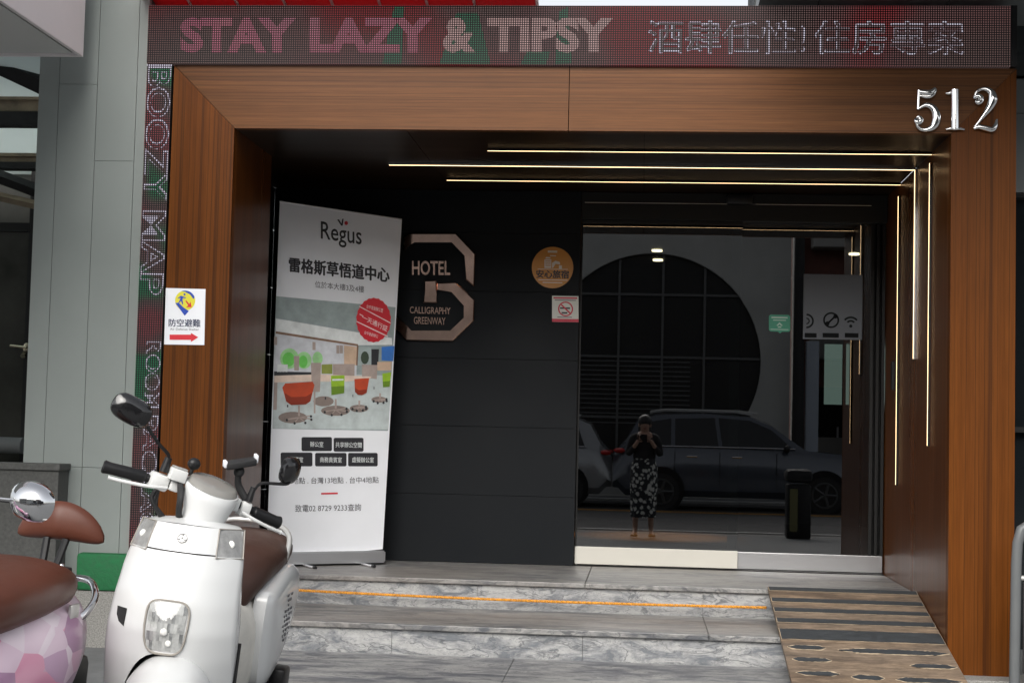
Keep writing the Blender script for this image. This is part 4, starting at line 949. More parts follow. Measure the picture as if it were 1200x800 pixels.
def handle_set(t, SM, paint, stem_mat, left_mirror, right_mirror, chrome=False):
    def fin(nm, bm, mm, par=None, sm=True, sx=None):
        k = (.87 if not chrome else 1) if sx is None else sx
        if not chrome and nm not in ('handlebar_cowl', 'gauge') and max(v.co.x for v in bm.verts) < 0: k = .97
        elif not chrome and nm not in ('handlebar_cowl', 'gauge') and min(v.co.x for v in bm.verts) > 0: k = .80
        bmesh.ops.transform(bm, matrix=Matrix.Diagonal((1 if nm in ('handlebar_cowl', 'gauge') else k, 1, 1, 1)), verts=bm.verts[:])
        bmesh.ops.transform(bm, matrix=SM, verts=bm.verts[:]); return finish(nm, bm, mm, par or t, local=True, smooth=sm)
    cup = loft_ellipse(BM(), [((0, .235, .86), .060, .055, X_, Y_), ((0, .235, .90), .060, .055, X_, Y_), ((0, .238, .95), .067, .060, X_, Y_), ((0, .245, 1.0), .080, .076, X_, (0, .96, .26)), ((0, .250, 1.018), .085, .076, X_, (0, .96, .26)), ((0, .252, 1.026), .083, .074, X_, (0, .96, .26))], 36)
    c = fin('handlebar_cowl', cup, paint)
    fin('gauge', loft_ellipse(BM(), [((0, .252, 1.027), .078, .070, X_, (0, .96, .26)), ((0, .254, 1.040), .073, .064, X_, (0, .96, .26)), ((0, .256, 1.044), .066, .056, X_, (0, .96, .26)), ((0, .256, 1.045), .03, .026, X_, (0, .96, .26))], 36), M_gauge, c)
    hb = BM(); tube(hb, smooth_path([(-.22, .30, .99), (-.12, .285, 1.0), (-.06, .26, .975), (0, .25, .965), (.06, .26, .975), (.12, .285, 1.0), (.22, .30, .99)]), .012, 10)
    fin('handlebar', hb, M_black)
    for s in (-1, 1):
        hw_ = .028 if s < 0 or chrome else .020
        g = BM(); tube(g, [(s*.195, .298, .993), (s*.20, .298, .993), (s*.30, .318, .985), (s*.318, .321, .984), (s*.322, .322, .984)], [.014, .0185, .0175, .020, .016], 16); fin('grip', g, M_black)
        b = BM(); box(b, s*.155-hw_, s*.155+hw_, .262, .315, .970, 1.018, bev=.008); box(b, s*.110-.014, s*.110+.014, .255, .295, .98, 1.02, bev=.005)
        br = fin('switch_housing', b, M_whites)
        if s < 0 or chrome:
            b = BM(); box(b, s*.115-.026, s*.115+.026, .238, .276, 1.012, 1.048, bev=.004); fin('brake_reservoir', b, M_whites, br); b = BM(); box(b, s*.115-.022, s*.115+.022, .242, .272, 1.049, 1.054, bev=.001); fin('reservoir_cap', b, M_silver, br)
        l = BM(); tube(l, smooth_path([(s*.135, .245, .985), (s*.19, .235, .975), (s*.26, .245, .966), (s*.31, .258, .962)]), [.0052]*18+[.0075], 8); fin('brake_lever', l, M_silver if chrome else M_whites)
    for k, (off, rr) in enumerate(((0, .006), (.012, .005), (.024, .0045))):
        cb = BM(); tube(cb, smooth_path([(-.15, .275, .985-off*.3), (-.165+off, .262, .945-off), (-.13+off, .262, .915-off), (-.05, .28, .87)]), rr, 7); fin('brake_cable', cb, M_blackm)
    cb = BM(); tube(cb, smooth_path([(-.10, .25, 1.01), (-.095, .215, .975), (-.085, .215, .935), (-.06, .25, .90)]), .010, 8); fin('brake_cable', cb, M_blackm)
    return fin

def scooter_white():
    t = thing('motor_scooter', 'white motor scooter with dark brown seat facing the street before the steps', 'scooter')
    L_ = lambda nm, bm, mm, par=None, sm=True: finish(nm, bm, mm, par or t, local=True, smooth=sm)
    L_('front_shield', shield_patch(.26, .838, 0, 1, 40, 18, use_arch=True), M_wpaint)
    L_('shield_top_panel', shield_patch(.842, .915, -.60, .60, 6, 20, off=.001), M_wpaint)
    for a, b in ((-1, -.615), (.615, 1)):
        o = L_('turn_signal', shield_patch(.836, .912, a, b, 6, 8, off=-.001, thick=.004), M_sigrefl)
        L_('lens', shield_patch(.836, .914, a, b, 6, 8, off=.003, thick=.002), M_clear2, o)
        mid = (a+b)/2; bx_ = mid*.16; by = shield_y(bx_, .872, shield_w(.872))
        ob = BM(); ellipsoid(ob, (bx_, by+.004, .872), .011, .006, .012); L_('bulb', ob, M_bulb, o)
        e_ = BM(); P_ = []
        for (s, z) in ((a, .914), (b, .914), (b, .834), (a, .834), (a, .914)): w_ = shield_w(z); P_.append((s*w_, shield_y(s*w_, z, w_)-.004, z))
        tube(e_, P_, .0022, 6); L_('lens_rim', e_, M_rimg, o)
    # hood behind the top edge
    bm = BM(); rs = []
    for k in range(7):
        q = k/6; wd = .152-.05*q; rs.append([Vector((wd*s, shield_y(wd*s*.999, .92, wd)+.002+.13*q-.06*q*abs(s), .917+.014*math.sin(q*2.2)-.012*abs(s)**3)) for s in [i/10-1 for i in range(21)]])
    rings(bm, rs, closed=False, cap=False); L_('cowl_top', bm, M_wpaint)
    # inner leg panel
    bm = BM(); rs = []
    for k in range(12):
        z = .30+.61*k/11; wd = shield_w(z)-.012; rs.append([Vector((wd*s, .25+.02*(1-abs(s)) - .06*(z > 10), z)) for s in [i/6-1 for i in range(13)]])
    rings(bm, rs, closed=False, cap=False); L_('inner_leg_panel', bm, M_seatb)
    bm = BM(); rs = []          # close the sides between shield and leg panel
    for s in (-1, 1):
        rs = []
        for k in range(12):
            z = .30+.61*k/11; wd = shield_w(z); rs.append([Vector((s*wd*.995, shield_y(wd, z, wd)+.006, z)), Vector((s*(wd-.006), .215, z)), Vector((s*(wd-.014), .255, z))])
        rings(bm, rs, closed=False, cap=False)
    L_('shield_edge', bm, M_wpaint)
    # badge
    BMt = Matrix.Translation((0, shield_y(0, .878, .16)-.002, .878)) @ Matrix.Rotation(R(-29), 4, 'X')
    bm = BM(); cyl(bm, (0, .004, 0), (0, -.002, 0), .0155, seg=28); bmesh.ops.transform(bm, matrix=BMt, verts=bm.verts[:]); bd = L_('badge', bm, M_silver)
    bm = BM(); tube(bm, [(.0135*math.cos(a*math.pi/12), -.003, .0135*math.sin(a*math.pi/12)) for a in range(25)], .0013, 6)
    for a in (90, 210, 330): tube(bm, [(0, -.003, 0), (.012*math.cos(R(a)), -.003, .012*math.sin(R(a)))], .0011, 6); tube(bm, [(.0095*math.cos(R(a))-.003*math.sin(R(a)), -.003, .0095*math.sin(R(a))+.003*math.cos(R(a))), (.0095*math.cos(R(a))+.003*math.sin(R(a)), -.003, .0095*math.sin(R(a))-.003*math.cos(R(a)))], .0008, 5)
    bmesh.ops.transform(bm, matrix=BMt, verts=bm.verts[:]); L_('badge_emblem', bm, M_ink_grey, bd)
    # headlight
    def hl(u, v, r=1.0, off=0.0, cx=0.006, cz=.634):
        x = cx+u*(.058*(1-.07*v*-1) if v < 0 else .058*(1+.03*v)); z = cz+v*.072; return Vector((x, shield_y(x, z, shield_w(z))-off, z))
    def outline(n=40, p=4.2, k=1.0):
        o = []
        for i in range(n):
            a = 2*math.pi*i/n; c, s = math.cos(a), math.sin(a); o.append((k*math.copysign(abs(c)**(2/p), c)*(1-.10*max(0, -s)), k*math.copysign(abs(s)**(2/p), s)))
        return o
    bm = BM(); rs = [[hl(u*q, v*q, off=(-.03 if q < .9 else (.004))) for u, v in outline()] for q in (1.06, 1.0, .9, .6, .25)]
    rs[2] = [hl(u*.9, v*.9, off=-.018) for u, v in outline()]; rs[3] = [hl(u*.6, v*.6, off=-.035) for u, v in outline()]; rs[4] = [hl(u*.2, v*.2, off=-.04) for u, v in outline()]
    rings(bm, rs, True, False); ho = L_('headlight', bm, M_chromel)
    bm = BM(); tube(bm, [hl(u*1.04, v*1.04, off=.004) for u, v in outline()]+[hl(*[q*1.04 for q in outline()[0]], off=.004)], .0032, 6); L_('headlight_rim', bm, M_rimg, ho)
    bm = BM(); rs = [[hl(u*q, v*q, off=.004+.014*(1-q*q)) for u, v in outline()] for q in (1.0, .9, .75, .55, .3, .08)]; rings(bm, rs, True, False); bm.faces.new([v for v in bm.verts][-40:]); L_('headlight_lens', bm, M_clear, ho)
    N_ = 9; rnd = random.Random(3); fb = [BM(), BM(), BM()]
    for i in range(11):
        for j in range(5):
            u0, u1 = -.90+1.8*i/11, -.90+1.8*(i+1)/11; v0, v1 = -.90+1.8*j/5, -.90+1.8*(j+1)/5; um, vm_ = (u0+u1)/2, (v0+v1)/2
            if abs(um)**4+abs(vm_)**4 > .85: continue
            dd = .0012+.0030*(um*um+vm_*vm_); tx, tz = rnd.uniform(-.0008, .0008), rnd.uniform(-.0008, .0008)
            pdark = .8 if .1 < vm_ < .45 else .15  # dark band across the upper facets: lamp reflections put into their colour
            k_ = 2 if rnd.random() < pdark*.55 else (1 if rnd.random() < pdark+.2 else 0)
            flat_poly(fb[k_], [hl(a_, b_, off=dd+tx*ka+tz*kb) for a_, b_, ka, kb in ((u0, v0, -1, -1), (u1, v0, 1, -1), (u1, v1, 1, 1), (u0, v1, -1, 1))])
    for k_, mm in enumerate((M_facet, M_facet2, M_facet3)): L_('reflector_facet', fb[k_], mm, ho, sm=False)
    bm = BM(); ellipsoid(bm, (.004, hl(0, 0).y-.005, .622), .011, .007, .011); ellipsoid(bm, (.020, hl(0, 0).y-.003, .592), .009, .005, .009); L_('bulb', bm, M_bulb, ho)
    # air slot on the left of the headlight
    bm = BM()
    pl = [(-.155, .668), (-.118, .668), (-.119, .618), (-.140, .628), (-.152, .645)]
    A = [bm.verts.new((x, shield_y(x, z, shield_w(z))-.002, z)) for x, z in pl]; bm.faces.new(A)
    L_('air_slot', bm, M_blackm)
    bm = BM(); box(bm, -.18, .18, .245, .275, .28, .58); box(bm, -.13, .13, .12, .26, .36, .56); L_('wheel_well', bm, M_blackm)
    # front wheel and fender turned by the handlebar
    psi = R(30); SM = steer(psi)
    T = Matrix.Translation((0, .075, .215))
    wheel(t, Vector((0, .075, .215)), .213, .05, M=Matrix.Translation((0, .10, .215)) @ Matrix.Rotation(psi, 4, 'Z') @ Matrix.Translation((0, -.10, -.215)), nm='front_wheel')
    bm = BM(); rs = []
    for k in range(15):
        a = R(-25+190*k/14); rad = .300 if 0 else .288; hw = .098*(1-.35*abs(k/14-.45)**1.5)
        ring = []
        for j in range(17):
            u = -1+2*j/16; rr = rad*(1-.30*abs(u)**2.6)+.022
            ring.append(Vector((hw*u*1.24, .10-math.cos(a)*rr, .215+math.sin(a)*rr)))
        rs.append(ring)
    rings(bm, rs, closed=False, cap=False)
    bmesh.ops.transform(bm, matrix=Matrix.Translation((.028, .085, .250)) @ Matrix.Rotation(R(12), 4, 'Z') @ Matrix.Translation((0, -.10, -.215)), verts=bm.verts[:])
    L_('front_fender', bm, M_wpaint)
    fin = handle_set(t, SM, M_wpaint, M_black, None, None)
    # mirrors: near one up and out, far one on a bent stem
    def mirror(stem, c, M_, shape=(.062, .018, .040)):
        b = BM(); tube(b, smooth_path(stem), .0052, 8); tube(b, [Vector(stem[0])+Vector((0, 0, -.02)), Vector(stem[0])+Vector((0, 0, .025))], [.014, .011], 10); fin('mirror_stem', b, M_black)
        b = BM(); g = loft_ellipse(b, [((0, .020, 0), shape[0]*.93, shape[2]*.92, X_, Z_), ((0, .010, 0), shape[0], shape[2], X_, Z_), ((0, -.004, 0), shape[0]*.97, shape[2]*.95, X_, Z_), ((0, -.016, 0), shape[0]*.72, shape[2]*.66, X_, Z_), ((0, -.020, 0), shape[0]*.4, shape[2]*.35, X_, Z_)], 32, 2.9)
        bmesh.ops.transform(b, matrix=Matrix.Translation(c) @ M_, verts=b.verts[:]); o = fin('mirror', b, M_glossb)
        b = BM(); loft_ellipse(b, [((0, .0205, 0), shape[0]*.9, shape[2]*.88, X_, Z_), ((0, .0215, 0), shape[0]*.88, shape[2]*.86, X_, Z_)], 32, 2.9); bmesh.ops.transform(b, matrix=Matrix.Translation(c) @ M_, verts=b.verts[:]); fin('mirror_glass', b, M_chrome, o)
    mirror([(-.155, .27, 1.045), (-.160, .262, 1.075), (-.205, .25, 1.100), (-.255, .245, 1.135)], (-.315, .25, 1.166), Matrix.Rotation(R(10), 4, 'Y') @ Matrix.Rotation(R(-8), 4, 'Z'))
    mirror([(.155, .27, 1.04), (.160, .262, 1.062), (.175, .25, 1.085), (.26, .245, 1.105), (.272, .246, 1.12)], (.265, .252, 1.148), Matrix.Rotation(R(-6), 4, 'Y') @ Matrix.Rotation(R(35), 4, 'Z'), (.050, .018, .042))
    b = BM(); ellipsoid(b, (-.075, .27, 1.075), .020, .016, .018); tube(b, [(-.075, .27, 1.04), (-.075, .27, 1.07)], .006, 8); fin('bar_knob', b, M_black)  # round black knob on a short stem, no lamp
    # phone holder on the far side of the bar
    b = BM(); tube(b, smooth_path([(.15, .28, 1.02), (.105, .29, 1.055), (.085, .28, 1.09)]), .012, 8); ellipsoid(b, (.085, .28, 1.095), .020, .018, .018)
    PM = Matrix.Translation((.075, .27, 1.120)) @ Matrix.Rotation(R(-22), 4, 'Y') @ Matrix.Rotation(R(8), 4, 'X')
    box(b, -.055, .055, -.022, .022, -.010, .010, bev=.004, M=PM); ph = fin('phone_holder', b, M_blackm)
    b = BM(); box(b, -.062, -.052, -.014, .014, -.004, .016, bev=.002, M=PM); box(b, .052, .062, -.014, .014, -.004, .020, bev=.002, M=PM); fin('holder_clip', b, M_paper, ph)
    # floor, body, seat
    L_('floorboard', box(BM(), -.15, .15, .25, .66, .27, .31, bev=.015), M_blackm)
    secs = [((0, .60, .44), .10, .13, X_, Z_), ((0, .66, .47), .135, .19, X_, Z_), ((0, .80, .50), .150, .20, X_, Z_), ((0, 1.0, .53), .165, .19, X_, Z_), ((0, 1.22, .57), .160, .16, X_, Z_), ((0, 1.40, .62), .125, .12, X_, Z_), ((0, 1.50, .66), .07, .07, X_, Z_)]
    bd_ = L_('rear_body', loft_ellipse(BM(), secs, 32, 2.6), M_wdirty)
    for s in (-1, 1):
        pl = [(.74, .64), (.82, .69), (1.05, .74), (1.22, .73), (1.30, .67), (1.26, .58), (1.12, .46), (.95, .38), (.82, .36), (.74, .42)]
        bm = BM(); cx, cz = 1.0, .58
        rs = []
        for q, xo in ((1.0, .118), (1.0, .160), (.93, .176), (.80, .186), (.55, .192), (.2, .194)):
            ring = smooth_closed([(cx+(a-cx)*q, cz+(b_-cz)*q) for a, b_ in pl]); rs.append([Vector((s*xo, a, b_)) for a, b_ in ring])
        rings(bm, rs, True, True); so_ = L_('side_panel', bm, M_wpaint)
        bm = BM(); dots = '..####..|.#.##.#.|##.##.##|#.####.#|.######.|#.#..#.#|##.##.##|.#.##.#.|..####..|.##..##.'.split('|')
        for i, row in enumerate(dots):
            for j, ch in enumerate(row):
                if ch == '#' and random.random() < .8: tube(bm, [(s*.1945, .93+j*.019, .50+i*.017), (s*.1965, .93+j*.019, .50+i*.017)], .0052, 6)
        L_('vent_pattern', bm, M_ink_grey, so_)['kind'] = 'stuff'
    secs = [((0, .66, .60), .050, .050, X_, Z_), ((0, .685, .655), .095, .085, X_, Z_), ((0, .74, .705), .130, .085, X_, Z_), ((0, .84, .740), .148, .075, X_, Z_), ((0, 1.0, .755), .155, .065, X_, Z_), ((0, 1.14, .765), .150, .070, X_, Z_), ((0, 1.30, .775), .135, .062, X_, Z_), ((0, 1.40, .770), .10, .045, X_, Z_), ((0, 1.44, .765), .04, .02, X_, Z_)]
    so_ = L_('seat', loft_ellipse(BM(), secs, 32, 2.4), M_seatb)
    bm = BM(); tube(bm, smooth_path([(-.15, 1.10, .76), (-.145, 1.18, .825), (-.08, 1.24, .862), (.07, 1.24, .862), (.135, 1.18, .83), (.145, 1.10, .76)]), .010, 10); L_('grab_rail', bm, M_silver)
    wheel(t, Vector((0, 1.28, .215)), .213, .055, nm='rear_wheel')
    bm = BM(); ellipsoid(bm, (.0, 1.55, .60), .06, .03, .04); L_('tail_light', bm, M_red)
    bm = BM(); box(bm, .16, .215, .98, 1.10, .30, .40, bev=.012); tube(bm, [(.13, 1.0, .33), (.20, 1.04, .35)], .016, 8); L_('foot_peg', bm, M_black)
    bm = BM(); cyl(bm, (-.14, 1.0, .24), (-.10, 1.5, .36), .045, .05); L_('exhaust', bm, M_silver)
    bm = BM(); box(bm, .07, .13, .85, 1.35, .18, .34, bev=.03); L_('engine_case', bm, M_blackm)
    bm = BM(); tube(bm, [(.05, .75, .22), (.17, .80, .02)], .011, 8); box(bm, .15, .2, .775, .825, .0, .012); L_('side_stand', bm, M_blackm)
    return t
def smooth_closed(pl, n=4):
    m_ = len(pl); out = []
    for i in range(m_):
        a, b, c, d = [Vector((*pl[(i+k) % m_], 0)) for k in (-1, 0, 1, 2)]
        for k in range(n):
            t = k/n; q = .5*((2*b)+(-a+c)*t+(2*a-5*b+4*c-d)*t*t+(-a+3*b-3*c+d)*t**3); out.append((q.x, q.y))
    return out
M_chromel = mat('lamp_reflector', (.80, .80, .78), .22, .35, var=(.10, 30))
M_sigrefl = mat('signal_reflector', (.36, .36, .355), .35, .25, var=(.25, 35))
M_facet = mat('bright_reflection_tone', (.46, .47, .46), .3, var=(.25, 60)); M_facet2 = mat('grey_reflection_tone', (.38, .39, .385), .3, .1, var=(.3, 50)); M_facet3 = mat('dark_reflection_tone', (.27, .28, .28), .25, .2, var=(.4, 50))  # three tones of one reflector, its reflections set as base colours
M_bulb = mat('bulb_glass', (.85, .85, .82), .1)
M_rimg = mat('lens_rim_grey', (.30, .28, .25), .4)
M_glossb = mat('gloss_black_shell', (.010, .010, .011), .14, coat=.5)
ws = scooter_white()
ws.location = (-1.39, -3.56, slope(-3.5)); ws.rotation_euler = (0, R(6), R(3.4))

def pink_paint():
    m = bpy.data.materials.new('pink_shard_wrap'); m.use_nodes = True; nt = m.node_tree; b = nt.nodes['Principled BSDF']; N = nt.nodes.new; L = nt.links.new
    tc = N('ShaderNodeTexCoord'); v = N('ShaderNodeTexVoronoi'); v.distance = 'EUCLIDEAN'; v.inputs['Scale'].default_value = 11; mp = N('ShaderNodeMapping'); mp.inputs['Rotation'].default_value = (.6, .4, .9); mp.inputs['Scale'].default_value = (1, .8, 1.3)
    L(tc.outputs['Object'], mp.inputs[0]); L(mp.outputs[0], v.inputs[0]); r = N('ShaderNodeValToRGB'); r.color_ramp.interpolation = 'CONSTANT'
    s = N('ShaderNodeSeparateColor'); L(v.outputs['Color'], s.inputs[0]); L(s.outputs[0], r.inputs[0])
    cols = [(0, (.62, .36, .50)), (.22, (.40, .22, .36)), (.4, (.70, .30, .44)), (.6, (.72, .55, .66)), (.78, (.52, .32, .48)), (.9, (.78, .66, .74))]
    e = r.color_ramp.elements; e[0].color = (*cols[0][1], 1); e[1].position = cols[-1][0]; e[1].color = (*cols[-1][1], 1)
    for p, c in cols[1:-1]: k = e.new(p); k.color = (*c, 1)
    L(r.outputs[0], b.inputs['Base Color']); b.inputs['Roughness'].default_value = .3; b.inputs['Coat Weight'].default_value = .3
    return m
def scooter_pink():
    t = thing('motor_scooter', 'pink shard patterned motor scooter with red brown seat and backrest, cut by the left edge', 'scooter')
    MP = pink_paint()
    L_ = lambda nm, bm, mm, par=None, sm=True: finish(nm, bm, mm, par or t, local=True, smooth=sm)
    # front
    L_('front_shield', shield_patch(.26, .915, 0, 1, 30, 14, use_arch=True), MP)
    bm = BM(); ellipsoid(bm, (0, .02, .64), .07, .03, .07); L_('headlight', bm, M_chromel)
    bm = BM(); rs = []
    for k in range(10):
        z = .30+.61*k/9; wd = shield_w(z)-.012; rs.append([Vector((wd*s, .25, z)) for s in (-1, -.5, 0, .5, 1)])
    rings(bm, rs, closed=False, cap=False); L_('inner_leg_panel', bm, M_blackm)
    SM = steer(R(6)); fin = handle_set(t, SM, MP, M_black, None, None, chrome=True)
    for s in (-1, 1):
        b = BM(); tube(b, smooth_path([(s*.155, .27, 1.03), (s*.17, .262, 1.08), (s*.24, .25, 1.062), (s*.37, .25, 1.064)]), .0055, 8); fin('mirror_stem', b, M_chrome)
        b = BM(); MM = Matrix.Translation((s*.412, .25, 1.068)) @ Matrix.Rotation(R(s*10), 4, 'Y') @ Matrix.Rotation(R(-s*18), 4, 'Z')
        loft_ellipse(b, [((0, .02, 0), .050, .040, X_, Z_), ((0, .010, 0), .056, .045, X_, Z_), ((0, -.010, 0), .052, .042, X_, Z_), ((0, -.026, 0), .036, .029, X_, Z_), ((0, -.034, 0), .016, .012, X_, Z_)], 28, 2.2)
        bmesh.ops.transform(b, matrix=MM, verts=b.verts[:]); fin('mirror', b, M_chrome)
    wheel(t, Vector((0, .10, .215)), .213, .05, nm='front_wheel'); wheel(t, Vector((0, 1.30, .215)), .213, .055, nm='rear_wheel')
    bm = BM(); rs = []
    for k in range(13):
        a = R(-20+180*k/12); rs.append([Vector((.085*u, .10-math.cos(a)*(.27-.05*abs(u)**2), .215+math.sin(a)*(.27-.05*abs(u)**2))) for u in [-1+2*j/10 for j in range(11)]])
    rings(bm, rs, closed=False, cap=False); L_('front_fender', bm, MP)
    L_('floorboard', box(BM(), -.16, .16, .25, .66, .27, .31, bev=.015), M_blackm)
    secs = [((0, .60, .42), .12, .12, X_, Z_), ((0, .68, .46), .165, .20, X_, Z_), ((0, .85, .50), .195, .22, X_, Z_), ((0, 1.05, .53), .215, .215, X_, Z_), ((0, 1.22, .56), .205, .19, X_, Z_), ((0, 1.36, .58), .165, .16, X_, Z_), ((0, 1.46, .60), .11, .11, X_, Z_), ((0, 1.50, .60), .05, .05, X_, Z_)]
    L_('rear_body', loft_ellipse(BM(), secs, 40, 2.3), MP)
    secs = [((0, .62, .63), .05, .04, X_, Z_), ((0, .66, .68), .115, .070, X_, Z_), ((0, .74, .705), .155, .080, X_, Z_), ((0, .88, .72), .180, .080, X_, Z_), ((0, 1.05, .735), .190, .080, X_, Z_), ((0, 1.20, .745), .180, .075, X_, Z_), ((0, 1.30, .74), .145, .060, X_, Z_), ((0, 1.36, .73), .08, .035, X_, Z_)]
    so_ = L_('seat', loft_ellipse(BM(), secs, 40, 2.5), M_seatr)
    bm = BM(); box(bm, .172, .182, 1.18, 1.24, .66, .70, bev=.003); L_('seat_catch', bm, M_silver, so_)
    # backrest on its bracket
    bm = BM(); rs = []
    for k in range(21):
        a = R(200-220*k/20); u = k/20*2-1; ww = math.sqrt(max(.02, 1-u*u*.96))
        cx_ = .135*u; cz_ = .888-.030*u*u
        rs.append([Vector((cx_, 1.47+.030*ww*math.cos(b_)+.02*abs(u), cz_+.075*ww*math.sin(b_)*(1 if math.sin(b_) > 0 else .55))) for b_ in [2*math.pi*j/16 for j in range(16)]])
    rings(bm, rs, True, True); L_('backrest', bm, M_seatr)
    bm = BM(); tube(bm, [(-.03, 1.46, .85), (-.02, 1.42, .76)], .012, 8); tube(bm, [(.03, 1.46, .85), (.02, 1.42, .76)], .012, 8); box(bm, -.07, .07, 1.36, 1.44, .735, .775, bev=.008); br_ = L_('backrest_bracket', bm, M_black)
    for x in (-.05, .05): bm = BM(); ellipsoid(bm, (x, 1.40, .78), .009, .009, .007, seg=10, rg=6); L_('bolt', bm, M_chrome, br_)
    bm = BM(); tube(bm, smooth_path([(-.13, 1.28, .74), (-.15, 1.40, .745), (-.09, 1.50, .735), (0, 1.52, .73), (.09, 1.50, .735), (.15, 1.42, .72), (.175, 1.36, .69), (.165, 1.31, .655), (.14, 1.30, .65)]), .011, 10); L_('grab_rail', bm, M_chrome)
    bm = BM(); box(bm, -.09, .09, 1.42, 1.62, .34, .50, bev=.03); L_('rear_mudguard', bm, M_black)
    bm = BM(); box(bm, .07, .13, .85, 1.35, .18, .34, bev=.03); L_('engine_case', bm, M_blackm)
    bm = BM(); cyl(bm, (-.14, 1.0, .24), (-.10, 1.5, .36), .045, .05); L_('exhaust', bm, M_chrome)
    return t
ps = scooter_pink(); ps.location = (-1.855, -4.72, slope(-4.2)+.012); ps.rotation_euler = (0, R(4), R(-2))

